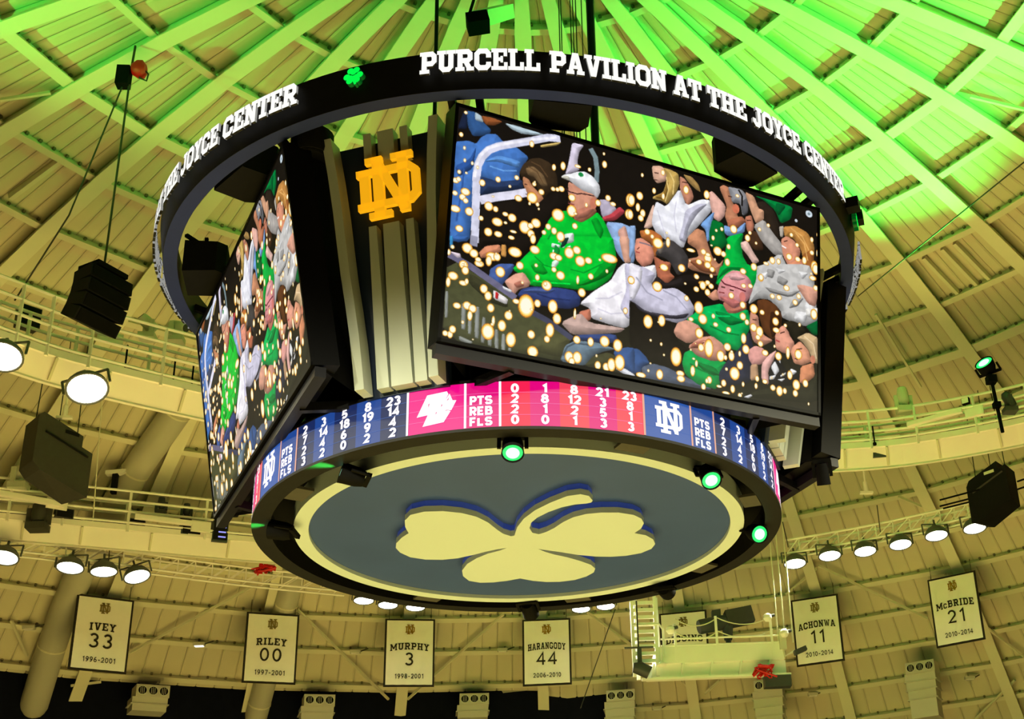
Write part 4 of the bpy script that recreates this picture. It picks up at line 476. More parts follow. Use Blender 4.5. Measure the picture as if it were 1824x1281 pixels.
def paint(W, H):
    rng = np.random.default_rng(4)
    ss = 2; w2, h2 = W*ss, H*ss
    yy, xx = np.mgrid[0:h2, 0:w2]; X = (xx+.5)/w2*1000; Y = (yy+.5)/h2*1000
    img = np.zeros((h2, w2, 3)); img[:] = (20, 16, 14)
    img[(Y < 300) & (X > 420)] = (34, 32, 24)
    def fill(pts, col, shade=False):
        P = np.array(pts, float); x0, y0 = P.min(0); x1, y1 = P.max(0)
        i0, i1 = int(max(0, y0/1000*h2-1)), int(min(h2, y1/1000*h2+2)); j0, j1 = int(max(0, x0/1000*w2-1)), int(min(w2, x1/1000*w2+2))
        if i1 <= i0 or j1 <= j0: return
        xs, ys = X[i0:i1, j0:j1], Y[i0:i1, j0:j1]; ins = np.zeros(xs.shape, bool)
        for k in range(len(P)):
            (ax, ay), (bx, by) = P[k], P[(k+1) % len(P)]
            if ay == by: continue
            c = ((ay > ys) != (by > ys)) & (xs < (bx-ax)*(ys-ay)/(by-ay)+ax); ins ^= c
        if not shade: img[i0:i1, j0:j1][ins] = col; return
        px_, py_ = xs[ins]*1.755, ys[ins]; best = np.full(px_.shape, 1e9); nx_ = np.zeros_like(best); ny_ = np.zeros_like(best)
        Q = P*[1.755, 1]
        for k in range(len(Q)):
            a_, b_ = Q[k], Q[(k+1) % len(Q)]; e_ = b_-a_; t_ = np.clip(((px_-a_[0])*e_[0]+(py_-a_[1])*e_[1])/max(e_@e_, 1e-9), 0, 1)
            dx_, dy_ = a_[0]+t_*e_[0]-px_, a_[1]+t_*e_[1]-py_; d_ = np.hypot(dx_, dy_); m_ = d_ < best
            best[m_] = d_[m_]; nx_[m_] = (dx_/np.maximum(d_, 1e-6))[m_]; ny_[m_] = (dy_/np.maximum(d_, 1e-6))[m_]
        size = min(45.0, .35*min(x1-x0, y1-y0)*1.3+4); tt = np.clip(1-best/size, 0, 1)
        f_ = 1-.22*tt**1.5+.26*tt*(-.45*nx_+.8*ny_)
        img[i0:i1, j0:j1][ins] = np.clip(np.array(col)*f_[:, None], 0, 255)
    def round_poly(P):                 # soften corners (two Chaikin passes)
        P = np.array(P, float)
        for _ in range(1):
            Q = np.roll(P, -1, 0); P = np.stack([.86*P+.14*Q, .14*P+.86*Q], 1).reshape(-1, 2)
        return P
    conf = []
    for it in PIC:
        if it[0] == 'p': fill(round_poly(it[2]), it[1], True)
        elif it[0] == 'l':
            pts = np.array(it[3], float)*[1, .57]
            for q in stroke(pts, it[2]): fill(np.array(q)/[1, .57], it[1])
        elif it[0] == 'e':
            fill([(it[2][0]+it[3]*math.cos(t), it[2][1]+it[4]*math.sin(t)) for t in np.linspace(0, 2*math.pi, 20, endpoint=False)], it[1])
        else: conf.append(it[1:])
    # cloth folds and grain
    g = rng.normal(0, 1, (h2//6+2, w2//6+2)); g = np.kron(g, np.ones((6, 6)))[:h2, :w2]
    k = 7
    for ax in (0, 1):
        cs = np.cumsum(np.concatenate([np.zeros_like(np.take(g, [0], ax)), g], ax), ax); n = g.shape[ax]
        hi = np.minimum(np.arange(n)+k, n); lo = np.maximum(np.arange(n)-k, 0)
        g = (np.take(cs, hi, ax)-np.take(cs, lo, ax))/(hi-lo).reshape((-1, 1) if ax == 0 else (1, -1))
    img *= 1+np.clip(g*.8, -.3, .3)[..., None]*.16
    def blob(x, y, rx, ry, ang=0.0):
        i0, i1 = int(max(0, (y-ry*1.6)/1000*h2)), int(min(h2, (y+ry*1.6)/1000*h2+1)); j0, j1 = int(max(0, (x-rx*1.6)/1000*w2)), int(min(w2, (x+rx*1.6)/1000*w2+1))
        if i1 <= i0 or j1 <= j0: return
        dx = (X[i0:i1, j0:j1]-x)/rx; dy = (Y[i0:i1, j0:j1]-y)/ry
        d = np.sqrt((dx*math.cos(ang)+dy*math.sin(ang))**2+(dy*math.cos(ang)-dx*math.sin(ang))**2)
        s = img[i0:i1, j0:j1]
        s[d < 1.10] = (190, 115, 35); s[d < 1.0] = (250, 190, 75); s[d < .86] = (255, 235, 150); s[d < .72] = (255, 251, 228)
    for c in conf: blob(c[0], c[1], c[2], c[3], rng.uniform(-.25, .25))
    for _ in range(50):
        x, y = rng.uniform(10, 990), rng.uniform(10, 760)**1.0
        if x > 560 and y > 700: continue
        r = rng.uniform(2.0, 4.5); blob(x, y, r, r*rng.uniform(1.2, 2.6), rng.uniform(-.4, .4))
    return np.clip(img, 0, 255).reshape(H, ss, W, ss, 3).mean((1, 3))
def screen_mesh():
    W, H = 560, 320; img = srgb(paint(W, H))
    m_ = .010; n = (W, H)
    us = np.linspace(.008, .992, W+1); vs_ = np.linspace(.014, .986, H+1)
    U, Vv = np.meshgrid(us, vs_)
    co = S0[None, None]+SU*U[..., None]+SV*Vv[..., None]+SN*.006-V(0, 0, ZB)
    me = bpy.data.meshes.new('video_picture')
    nv = (W+1)*(H+1); nf = W*H
    me.vertices.add(nv); me.vertices.foreach_set('co', co.reshape(-1).astype(np.float32))
    idx = np.arange(nv).reshape(H+1, W+1)
    q = np.stack([idx[:-1, :-1], idx[:-1, 1:], idx[1:, 1:], idx[1:, :-1]], -1).reshape(-1)
    me.loops.add(nf*4); me.loops.foreach_set('vertex_index', q.astype(np.int32))
    me.polygons.add(nf); me.polygons.foreach_set('loop_start', np.arange(0, nf*4, 4, dtype=np.int32))
    me.update(calc_edges=True)
    at = me.color_attributes.new('picture', 'FLOAT_COLOR', 'CORNER')
    col = np.ones((nf, 4, 4), np.float32); col[:, :, :3] = img.reshape(nf, 1, 3)
    at.data.foreach_set('color', col.reshape(-1))
    mt = bpy.data.materials.new('video_picture'); mt.use_nodes = True; nt = mt.node_tree; b = nt.nodes['Principled BSDF']
    ca = nt.nodes.new('ShaderNodeVertexColor'); ca.layer_name = 'picture'
    nt.links.new(ca.outputs[0], b.inputs['Emission Color']); b.inputs['Emission Strength'].default_value = 1.0
    b.inputs['Base Color'].default_value = (.01, .01, .01, 1); b.inputs['Roughness'].default_value = .6; b.inputs['Specular IOR Level'].default_value = .1
    mt.cycles.emission_sampling = 'NONE'
    me.materials.append(mt)
    return me
pic_me = screen_mesh()
mb = MB()     # cabinet: bezel lip and body behind the picture
c = lambda u, v, d: sp(u, v, d)
mb.add([c(0, 0, 0), c(1, 0, 0), c(1, 1, 0), c(0, 1, 0), c(0, 0, -.34), c(1, 0, -.34), c(1, 1, -.34), c(0, 1, -.34)], [(0, 1, 2, 3), (4, 7, 6, 5), (0, 4, 5, 1), (1, 5, 6, 2), (2, 6, 7, 3), (3, 7, 4, 0)])
for (u0, v0, u1, v1) in [(0, 0, 1, .014), (0, .986, 1, 1), (0, 0, .008, 1), (.992, 0, 1, 1)]:
    mb.add([c(u0, v0, .02), c(u1, v0, .02), c(u1, v1, .02), c(u0, v1, .02), c(u0, v0, 0), c(u1, v0, 0), c(u1, v1, 0), c(u0, v1, 0)], [(0, 1, 2, 3), (0, 4, 5, 1), (1, 5, 6, 2), (2, 6, 7, 3), (3, 7, 4, 0)])
cab0 = mb.build('video_screen', 'frame', board)
pic0 = bpy.data.objects.new('video_picture', pic_me); COL.objects.link(pic0); pic0.parent = cab0
pic0['label'] = 'video picture of a cheering crowd in green under falling gold confetti'
for k in (1, 2, 3):
    cb = rotcopy(cab0, k, board); pc = pic0.copy(); COL.objects.link(pc); pc.parent = cb
# beams and braces below each screen, and the dark core
for name, A, B, w_, h_ in [('screen_beam', sp(0, 0, -.10)-V(0, 0, .10), sp(1, 0, -.10)-V(0, 0, .10), .14, .14), ('screen_beam', sp(.16, 0, -.62)-V(0, 0, .14), sp(.84, 0, -.62)-V(0, 0, .14), .10, .10),
                           ('diagonal_brace', sp(.18, 0, -.12)-V(0, 0, .14), sp(.12, 0, -.95)-V(0, 0, .25), .09, .12), ('diagonal_brace', sp(.82, 0, -.12)-V(0, 0, .14), sp(.88, 0, -.95)-V(0, 0, .25), .09, .12)]:
    o = MB().beam(A, B, w_, h_).build(name, 'truss', board); fourfold(o, board)
MB().lathe([(0.01, 10.7), (3.3, 10.7), (3.3, 7.8), (3.8, 7.66), (0.01, 7.66)], 48).build('core', 'blackmat', board)
# ---- corner pillars
po = pol(1, PIL); ptn = V(-po[1], po[0], 0)
def pp(t, s, dd=0.0): return po*(4.06+.7*s+dd)+ptn*t+V(0, 0, 7.65+3.45*s)
SS = [0.0, .1, .2, .33, .45, .58, .7, .85, 1.0]; HWS = [.575, .585, .60, .635, .675, .705, .73, .775, .835]
def strip(mb, ts0, ts1, ss, d0, d1, mi=0):
    n = len(ss); vs = []
    for s_, t0, t1 in zip(ss, ts0, ts1): vs += [pp(t0, s_, d1), pp(t1, s_, d1), pp(t1, s_, d0), pp(t0, s_, d0)]
    fs = []
    for i in range(n-1):
        for k in range(4): fs.append((i*4+k, i*4+(k+1) % 4, (i+1)*4+(k+1) % 4, (i+1)*4+k))
    fs += [(0, 1, 2, 3), tuple((n-1)*4+k for k in range(4))]
    mb.add(vs, fs, mi)
mb = MB(); strip(mb, [-h for h in HWS], HWS, SS, -.22, -.10); pil0 = mb.build('pillar', 'finnavy', board)
parts = []
for sgn in (-1, 1):
    mb = MB(); strip(mb, [sgn*h for h in HWS], [sgn*(h-.13) for h in HWS], SS, -.04, .20); parts.append(('side_fin', mb, 'fin'))
for lo, hi in (((-.35, -.18), (-.32, -.21)), ((-.15, .15), (-.115, .115)), ((.18, .35), (.21, .32))):
    ss = [.015, .3, .645]; f0 = lambda s_: lo[0]+(hi[0]-lo[0])*s_/.645; f1 = lambda s_: lo[1]+(hi[1]-lo[1])*s_/.645
    mb = MB(); strip(mb, [f0(s_) for s_ in ss], [f1(s_) for s_ in ss], ss, -.12, .03); parts.append(('strip', mb, 'fin'))
    mb = MB(); strip(mb, [hi[0]]*2, [hi[1]]*2, [.90, 1.02], -.12, .03); parts.append(('strip_top', mb, 'fin'))
mb = MB(); put_polys(mb, ND, lambda x, y, d: pp((x-.48)*.90, .665+.245*y/1.10, .02+d), .06); parts.append(('monogram', mb, 'gold'))
kids = [mb.build(nm, mm, pil0) for nm, mb, mm in parts]
for q in kids:
    if q.name.startswith('monogram'): q['label'] = 'gold interlocked monogram'
for k in (1, 2, 3):
    pc = rotcopy(pil0, k, board)
    for q in kids:
        cc = q.copy(); COL.objects.link(cc); cc.parent = pc
# dark side panels from screen edges in to the pillars
A1, A0 = sp(0, 1, -.02), sp(0, 0, -.02)
for sgn in (1, -1):
    if sgn > 0: e1, e0 = sp(0, 1, -.03), sp(0, 0, -.03)
    else:
        Rm = np.array([[0, 1, 0], [-1, 0, 0], [0, 0, 1]], float); e1, e0 = Rm@sp(1, 1, -.03), Rm@sp(1, 0, -.03)
    h1, h0 = sgn*HWS[-1], sgn*HWS[1]
    mb = MB(); i1, i0 = pp(h1*.98, .99, -.30), pp(h0*1.25, .04, -.30)
    mb.add([e1, e0, i0, i1], [(0, 1, 2, 3)]); o = mb.build('side_panel', 'black', board); fourfold(o, board)
# ---- ribbon display round the bottom drum
drum = MB().lathe([(3.70, 6.997), (3.955, 6.997), (3.955, 7.036), (3.93, 7.04), (3.93, 7.676), (3.955, 7.68), (3.95, 7.72), (2.5, 7.74)], 160).build('ribbon_drum', 'black', board, True)
MB().lathe([(3.70, 6.997), (3.70, 7.35), (3.30, 7.35)], 120).build('drum_recess', 'blackmat', board)
R_LED, Z0, Z1 = 3.945, 7.042, 7.674
def led(a, h, d=0.0): return pol(R_LED+d, a, Z0+(Z1-Z0)*h)
def panel(name, a0, a1, mt, parent, h0=0., h1=1., d=0.0, n=8):
    mb = MB(); vs = []
    for k in range(n+1):
        a_ = a0+(a1-a0)*k/n; vs += [led(a_, h0, d), led(a_, h1, d)]
    mb.add(vs, [(2*k, 2*k+2, 2*k+3, 2*k+1) for k in range(n)]); return mb.build(name, mt, parent)
def ledmat(name, rgb, s=1.0): return glow(name, srgb(rgb), s)
LM = {k: ledmat('led_'+k, c_, s_) for k, c_, s_ in [('magenta', (246, 0, 140), 1.0), ('deep', (232, 0, 128), 1.0), ('red', (250, 32, 84), 1.0), ('coral', (248, 66, 92), 1.0), ('blue', (32, 72, 150), 1.0), ('navy', (22, 40, 92), 1.0), ('mid', (42, 88, 172), 1.0), ('white', (255, 250, 255), 1.1), ('peach', (240, 175, 150), .9), ('seam', (255, 130, 200), .9), ('seamblue', (70, 110, 190), .9)]}
M.update({'led_'+k: v for k, v in LM.items()})
def led_text(txt, a_mid, h_mid, hh, wscale, parent, name='readout', align=0, t=.26):
    polys, tw = text_polys(txt, lambda ch: plain(ch, t), .06)
    sc = hh*(Z1-Z0)*wscale; degpm = math.degrees(1/R_LED)
    x0 = -tw/2 if align == 0 else 0
    mb = MB(); put_polys(mb, polys, lambda x, y, d: led(a_mid+(x0+x)*sc*degpm, h_mid+(y-.47)*hh, .012)); return mb.build(name, 'led_white', parent)
GUEST = ['0 1 8 21 23', '2 8 12 3 8', '2 1 2 5 1', '0 0 1 3 3']; HOME = ['2 3 5 8 23', '7 14 18 19 14', '2 4 6 9 4', '3 2 0 2 2']
BC = [[V(*q) for q in g] for g in ([(0, .31), (.26, .94), (.76, .99), (.80, .90), (.71, .71), (.62, .40), (.3, .34)], [(.29, .36), (.155, .01), (.69, .07), (.86, .38), (.62, .44)], [(.70, .70), (.83, .91), (.905, .70), (1, .69), (.88, .41), (.74, .38), (.6, .4)])]
BCX = [[V(*q) for q in g] for g in ([(.30, .55), (.33, .68), (.30, .66)], [(.48, .31), (.52, .38), (.50, .40)], [(.76, .70), (.80, .72), (.82, .80)], [(.62, .52), (.66, .60), (.63, .60)], [(.73, .40), (.86, .42), (.74, .42)])]
for side in range(2):            # one guest block and one home block; three more pairs follow by copying
    A0_ = PIL+45*side; guest = side == 0
    sub = []
    blk = panel('ribbon_block', A0_+.35, A0_+11.2, LM['magenta'] if guest else LM['mid'], drum)
    sub.append(panel('ribbon_label_panel', A0_+11.2, A0_+17.6, LM['deep'] if guest else LM['blue'], blk))
    for k in range(5):
        a0_, a1_ = A0_+17.6+5.48*k, A0_+17.6+5.48*(k+1)
        mk = (LM['red'] if k % 2 == 0 else LM['deep']) if guest else (LM['navy'] if k % 2 == 0 else LM['blue'])
        if guest and k in (2, 4): mk = LM['coral']
        sub.append(panel('ribbon_column', a0_, a1_, mk, blk, n=4))
        for j in range(4):
            txt = (GUEST if guest else HOME)[j].split()[k]
            sub.append(led_text(txt, (a0_+a1_)/2, [.83, .60, .365, .13][j], .20, 1.08, blk))
    for a_ in (A0_+.15, A0_+11.2, A0_+17.6): sub.append(panel('divider', a_-.22, a_+.22, LM['white'] if guest else LM['peach'], blk, d=.008, n=2))
    for j, t_ in enumerate(('PTS', 'REB', 'FLS')): sub.append(led_text(t_, A0_+12.0, [.59, .355, .12][j], .19, 1.02, blk, 'readout', 1))
    for j in range(1, 4): sub.append(panel('module_seam', A0_+.4, A0_+44.8, LM['seam'] if guest else LM['seamblue'], blk, j/4-.004, j/4+.004, .004, 30))
    mb = MB()
    sc = math.degrees(1/R_LED)
    if guest: put_polys(mb, BC, lambda x, y, d: led(A0_+5.8+(x-.5)*.52*sc, .5+(y-.5)*.74, .012))
    else: put_polys(mb, ND, lambda x, y, d: led(A0_+5.8+(x-.5)*.44*sc, .5+(y/1.10-.5)*.74, .012))
    sub.append(mb.build('team_logo', 'led_white', blk))
    if guest:
        mb = MB(); put_polys(mb, BCX, lambda x, y, d: led(A0_+5.8+(x-.5)*.52*sc, .5+(y-.5)*.74, .016)); sub.append(mb.build('logo_specks', 'led_deep', blk))  # small magenta specks and cut lines in the logo
    for k in (1, 2, 3):
        bc_ = rotcopy(blk, k, drum)
        # sub-parts of the copies share the mesh data
        for q in sub:
            cc = q.copy(); COL.objects.link(cc); cc.parent = bc_
# ---- underside disc
MB().lathe([(3.377, 6.999), (3.377, 7.30)], 160).build('disc_rim_outer', 'cream', board, True)
MB().lathe([(3.377, 6.999), (3.164, 6.999), (3.164, 7.06)], 160).build('disc_rim', 'cream', board)
mb = MB(); mb.add([(0, 0, 7.06)]+[tuple(pol(3.17, a_, 7.06)) for a_ in range(0, 360, 3)], [(0, k+1, (k+1) % 120+1) for k in range(120)]); disc = mb.build('disc', 'navy', board)
SH = [(1355, 120), (1335, 95), (1290, 85), (1220, 95), (1130, 130), (1050, 170), (990, 215), (955, 260), (940, 305), (920, 308), (880, 295), (850, 275), (800, 235), (740, 205), (660, 185), (560, 175), (460, 178), (390, 195), (360, 225), (362, 260), (380, 292), (345, 315), (315, 345), (312, 370), (335, 395), (390, 420), (470, 432), (560, 433), (640, 425), (720, 408), (790, 390), (850, 377), (900, 370), (860, 385), (800, 400), (740, 425), (690, 455), (663, 490), (668, 520), (700, 545), (760, 555), (830, 553), (900, 545), (970, 532), (1040, 545), (1110, 551), (1180, 550), (1260, 540), (1320, 522), (1360, 500), (1368, 480), (1345, 460), (1290, 440), (1220, 420), (1150, 405), (1100, 390), (1065, 375), (1130, 385), (1200, 395), (1280, 408), (1370, 416), (1450, 417), (1530, 412), (1610, 398), (1665, 375), (1685, 350), (1675, 325), (1635, 303), (1575, 292), (1610, 268), (1625, 240), (1612, 215), (1570, 195), (1490, 183), (1400, 183), (1320, 190), (1250, 208), (1200, 232), (1150, 265), (1110, 285), (1070, 298), (1035, 290), (1020, 265), (1030, 235), (1060, 210), (1120, 180), (1190, 155), (1260, 140), (1320, 135), (1345, 130)]
shp = [at_z(600+x*.33646, 850+y*.33646, 6.90)[:2] for x, y in SH]
tri = tri_fill(shp); n = len(shp)
def slabmesh(z0, z1, scl=1.0):
    cx = np.mean(shp, 0); pts = [cx+(p-cx)*scl for p in shp]
    mb = MB(); vs = [(p[0], p[1], z0) for p in pts]+[(p[0], p[1], z1) for p in pts]
    mb.add(vs, [tuple(t) for t in tri]+[tuple(i+n for i in t) for t in tri]+[(i, (i+1) % n, (i+1) % n+n, i+n) for i in range(n)]); return mb
slabmesh(6.885, 6.972).build('shamrock', 'cream', board)['label'] = 'large cream three-leaf shamrock'
slabmesh(6.972, 7.06, .992).build('shamrock_backing', 'bluetrim', disc)
# access plates hung in the gap
for az in (-66, -150, -20, 32, 118, 75):
    mb = MB(); r_ = pol(1, az); t_ = pol(1, az+90); mb.box(pol(3.54, az, 7.05), r_*.13, t_*.22, V(0, 0, .02)); mb.build('access_plate', 'spkgrey', board)
# suspension poles and cable bundle above the board
for x, y, r_, nm in [(-1.48, 0, .035, 'suspension_pole'), (1.32, 0, .075, 'suspension_pole')]:
    MB().tube([(x, y, 10.6), (x, y, 21.2)], r_, 8).build(nm, 'black', board)
for k, (x, y) in enumerate([(.74, 0), (.78, .1), (.95, 0), (1.0, .1), (1.05, 0), (1.16, .05)]):
    MB().tube([(x, y, 10.6), (x, y, 21.2)], .011, 5).build('suspension_cable', 'cable', board)

# ================================================================== LOUDSPEAKERS AND LIGHTS ON THE BOARD
def ring_speaker(az, label):
    t = thing('loudspeaker', label, 'loudspeaker', pol(4.95, az, 11.14), 'black loudspeakers hung inside the header ring')
    r_ = pol(1, az); t_ = pol(1, az+90); b = pol(4.95, az, 11.14)
    mb = MB(); pr = [(-.40, -.20), (-.30, -.34), (.30, -.34), (.40, -.20), (.38, .28), (-.38, .28)]
    vs = [b+t_*x+r_*y+V(0, 0, .0-.03*(y > 0)) for x, y in pr]+[b+t_*x+r_*y+V(0, 0, .52) for x, y in pr]
    mb.add(vs, [(0, 1, 2, 3, 4, 5), (6, 7, 8, 9, 10, 11)]+[(i, (i+1) % 6, (i+1) % 6+6, i+6) for i in range(6)]); mb.build('cabinet', 'speaker', t)
    mb = MB(); mb.add([b+t_*x+r_*(-.345 if y < 0 else -.345)+V(0, 0, z_) for x, y, z_ in [(-.27, -1, .05), (.27, -1, .05), (.27, -1, .47), (-.27, -1, .47)]], [(0, 1, 2, 3)]); mb.build('grille', 'blackmat', t)
    mb = MB(); mb.beam(b+V(0, 0, .50)+t_*.15, b+V(0, 0, .72)+t_*.15, .05, .05); mb.beam(b+V(0, 0, .50)-t_*.15, b+V(0, 0, .72)-t_*.15, .05, .05); mb.beam(b+V(0, 0, .72)-t_*.2, b+V(0, 0, .72)+t_*.2+r_*.3, .06, .05); mb.build('bracket', 'blackmat', t)
SN_AZ = PSI-90
for az, lb in [(SN_AZ-17, 'black loudspeaker in the ring above the top left of the big crowd screen'), (SN_AZ+17, 'black loudspeaker in the ring above the right half of the big crowd screen'),
               (SN_AZ-90+17, 'black loudspeaker in the ring above the narrow left screen, nearer the camera'), (SN_AZ-90-17, 'large looking black loudspeaker at the far left inside the header ring'),
               (SN_AZ+90-17, 'black loudspeaker inside the header ring behind the right corner of the big screen')]:
    ring_speaker(az, lb)
# round drum hung at the corner beside the pillar
t = thing('drum_speaker', 'short black round speaker hung in the ring just left of the pillar top', 'loudspeaker', pol(4.95, -124, 10.95))
MB().lathe([(.01, 0), (.26, 0), (.28, .06), (.28, .36), (.01, .36)], 20, mat4=Matrix.Translation(Vector(pol(4.95, -124, 10.95)))).build('body', 'speaker', t, True)
MB().lathe([(.2, -.01), (.24, -.01), (.24, .02)], 20, mat4=Matrix.Translation(Vector(pol(4.95, -124, 10.95)))).build('trim', 'blackmat', t)

def stage_light(label, loc, d, grp='green stage lights under the drum', spot=0.0, size=60, r=.14, strength=True, name='stage_light', up=(0, 0, 1)):
    t = thing(name, label, 'stage light', loc, grp)
    MB().lathe([(.01, -.20), (r*.75, -.20), (r*.95, -.10), (r, .05), (r*1.05, .12), (r*.96, .12), (r*.9, .09)], 20).build('body', 'blackmat', t, True, base=(0, 0, 0)).parent = t
    ln = MB().lathe([(r*.62, .112), (r*.93, .10)], 20).lathe([(.001, .115), (r*.62, .112)], 20, mi=1).build('lens', ['lens', 'lenshot'], t, True, base=(0, 0, 0)); ln.parent = t
    yk = MB(); yk.beam((-r*1.25, 0, 0), (-r*1.25, 0, -.24), .03, .05); yk.beam((r*1.25, 0, 0), (r*1.25, 0, -.24), .03, .05); yk.beam((-r*1.3, 0, -.24), (r*1.3, 0, -.24), .06, .06)
    y = yk.build('yoke', 'blackmat', t, base=(0, 0, 0)); y.parent = t
    for q in t.children: q.location = (0, 0, 0)
    set_rot(t, look(d, up), loc)
    if spot:
        ld = bpy.data.lights.new(name+'_beam', 'SPOT'); ld.energy = spot; ld.color = (.05, 1, .10); ld.spot_size = math.radians(size); ld.spot_blend = .6; ld.shadow_soft_size = .12
        lo = bpy.data.objects.new(name+'_beam', ld); COL.objects.link(lo); lo.parent = t
        lo.location = (0, 0, .13); lo.rotation_euler = (math.pi, 0, 0)
    return t
for az, dd, lb, sp_ in [(-92.2, (0, -.5, -.85), 'stage light with glowing green lens below the guest column of the ribbon', 0), (-129.3, (-.85, -.25, .2), 'tilted stage light throwing green onto the drum rim at the upper left', 900),
                        (-44.7, (.1, -.6, -.75), 'stage light with bright green lens below the right end of the ribbon', 0), (-3, (.25, -.8, -.45), 'stage light with bright green lens at the right side of the drum', 0),
                        (-168, (-.9, .1, .2), 'stage light throwing green onto the left side of the drum', 900), (88.8, (.2, .8, -.3), 'stage light seen from behind at the far bottom of the drum', 0),
                        (47.4, (.35, 1.0, .12), 'small stage light at the lower right of the drum pointing at the platform', 1100)]:
    stage_light(lb, pol(3.58, az, 6.90), dd, spot=sp_, size=80 if az == 47.4 else 55)
stage_light('slim dark stage light hanging below the right lower corner of the board', at_z(1466, 850, 7.3), (0.1, .35, -1), spot=0, r=.10, grp='green stage lights under the drum')

# ================================================================== CATWALKS
def smooth_path(P, n):
    P = np.array(P, float); k = len(P); xs = np.linspace(0, k-1, n); out = []
    for x in xs:
        i = min(int(x), k-2); f = x-i
        p0, p1, p2, p3 = P[max(i-1, 0)], P[i], P[i+1], P[min(i+2, k-1)]
        out.append(.5*((2*p1)+(p2-p0)*f+(2*p0-5*p1+4*p2-p3)*f*f+(3*p1-p0-3*p2+p3)*f**3))
    return out
def catwalk(label, px, z, hs=(.50, .66), rails=(1.10, 1.72), nseg=24, step=3):
    path = smooth_path([at_z(u, v, z) for u, v in px], nseg)
    t = thing('catwalk', label, 'catwalk', path[nseg//2])
    L = []; outs = []
    for i, p in enumerate(path):
        d = nrm(path[min(i+1, nseg-1)]-path[max(i-1, 0)]); o_ = V(d[1], -d[0], 0); o_ = o_ if o_@V(p[0], p[1], 0) > 0 else -o_; outs.append(o_)
        L.append([p+o_*a+V(0, 0, h) for a, h in [(0, 0), (.05, 0), (.12, .05), (.70, hs[0]), (.70, hs[1]), (-.34, hs[1]), (-.34, hs[0]), (-.30, hs[0]-.02), (-.03, .05), (-.05, 0)]])
    n = len(L[0]); mb = MB(); mb.v = [tuple(q) for g in L for q in g]
    for i in range(nseg-1):
        for k in range(n): mb.f.append((i*n+k, i*n+(k+1) % n, (i+1)*n+(k+1) % n, (i+1)*n+k)); mb.m.append(0)
    mb.build('girder', 'walk', t)
    for i in range(1, nseg-1, step):
        p, o_ = path[i], outs[i]
        mb = MB(); mb.beam(p-o_*.05+V(0, 0, .07), p-o_*.33+V(0, 0, hs[0]-.02), .05, .10); mb.build('stiffener', 'purlin', t)
    for i in range(0, nseg, step):
        p, o_ = path[i], outs[i]
        for s_ in (-.33, .66):
            MB().beam(p+o_*s_+V(0, 0, hs[0]-.05), p+o_*s_+V(0, 0, rails[-1]), .06, .06).build('post', 'rail', t)
    for s_ in (-.33, .66):
        for h in rails+((rails[0]+rails[1])/2, hs[1]+.06):
            MB().tube([p+o_*s_+V(0, 0, h) for p, o_ in zip(path, outs)], .036, 6).build('rail', 'rail', t)
    return path, outs
pathA, outA = catwalk('upper curved catwalk with railings on the left, running behind the narrow screen', [(-140, 610), (0, 657), (124, 695), (364, 750), (520, 780)], 13.0, rails=(1.15, 1.85))
pathB, outB = catwalk('lower catwalk with railings on the left, above the row of hanging lamps', [(-120, 952), (0, 963), (200, 980), (454, 1002), (640, 1012)], 13.0, rails=(1.05, 1.65))
pathC, outC = catwalk('curved catwalk with railings on the right beside the corner of the board', [(1390, 842), (1478, 841), (1626, 829), (1826, 794), (1960, 756)], 13.0, rails=(.95, 1.55))

# hanging rods and cable looms on the catwalks
for path_, outs_, lb in ((pathA, outA, 'dark cable loom lying along the upper left catwalk'), (pathB, outB, 'dark cable loom lying along the lower left catwalk'), (pathC, outC, 'dark cable loom lying along the right catwalk')):
    o = MB().tube([p+q*(.1+.06*math.sin(i*1.7))+V(0, 0, .80+.05*math.sin(i*2.3)) for i, (p, q) in enumerate(zip(path_, outs_))], .045, 6).build('cable_loom', 'equip', base=path_[12]); tag(o, lb, 'cables')
for (u, v, r, ln), lb in zip([(222, 660, 11.4, .62), (308, 682, 11.2, .62), (341, 690, 11.1, .62), (1558, 790, 14.6, .5)], ['black rod hanging on the upper left catwalk, leftmost of three', 'black rod hanging on the upper left catwalk, middle of three', 'black rod hanging on the upper left catwalk beside the screen edge', 'black rod hanging on the right catwalk near the board']):
    q = at_r(u, v, r); t = thing('hanging_rod', lb, 'rod', q, 'black rods on the catwalks'); MB().tube([q, q+V(0, 0, ln)], .02, 6).build('rod', 'blackmat', t); MB().tube([q-V(0, 0, .05), q+V(0, 0, .02)], .05, 8).build('foot', 'blackmat', t)
# stage gear on the catwalks
def moving_light(label, loc, d, m_='dusty', s=1.0, grp='moving lights on the catwalks'):
    t = thing('moving_light', label, 'stage light', loc, grp)
    b = np.asarray(loc, float); d = nrm(np.asarray(d, float)); x = nrm(np.cross(d, (0, 0, 1))) if abs(d[2]) < .95 else V(1, 0, 0)
    MB().box(b+V(0, 0, .07*s), V(.19*s, 0, 0), V(0, .17*s, 0), V(0, 0, .07*s)).build('base', m_, t)
    mb = MB(); mb.beam(b-x*.19*s+V(0, 0, .12*s), b-x*.19*s+V(0, 0, .48*s), .06*s, .1*s); mb.beam(b+x*.19*s+V(0, 0, .12*s), b+x*.19*s+V(0, 0, .48*s), .06*s, .1*s); mb.beam(b-x*.2*s+V(0, 0, .14*s), b+x*.2*s+V(0, 0, .14*s), .1*s, .06*s); mb.build('yoke', m_, t)
    c = b+V(0, 0, .42*s)
    MB().tube([c-d*.22*s, c-d*.12*s, c+d*.1*s, c+d*.26*s], [.09*s, .15*s, .15*s, .12*s], 12).build('head', m_, t, True)
    MB().tube([c+d*.255*s, c+d*.275*s], .10*s, 12).build('lens_glass', 'equip', t)
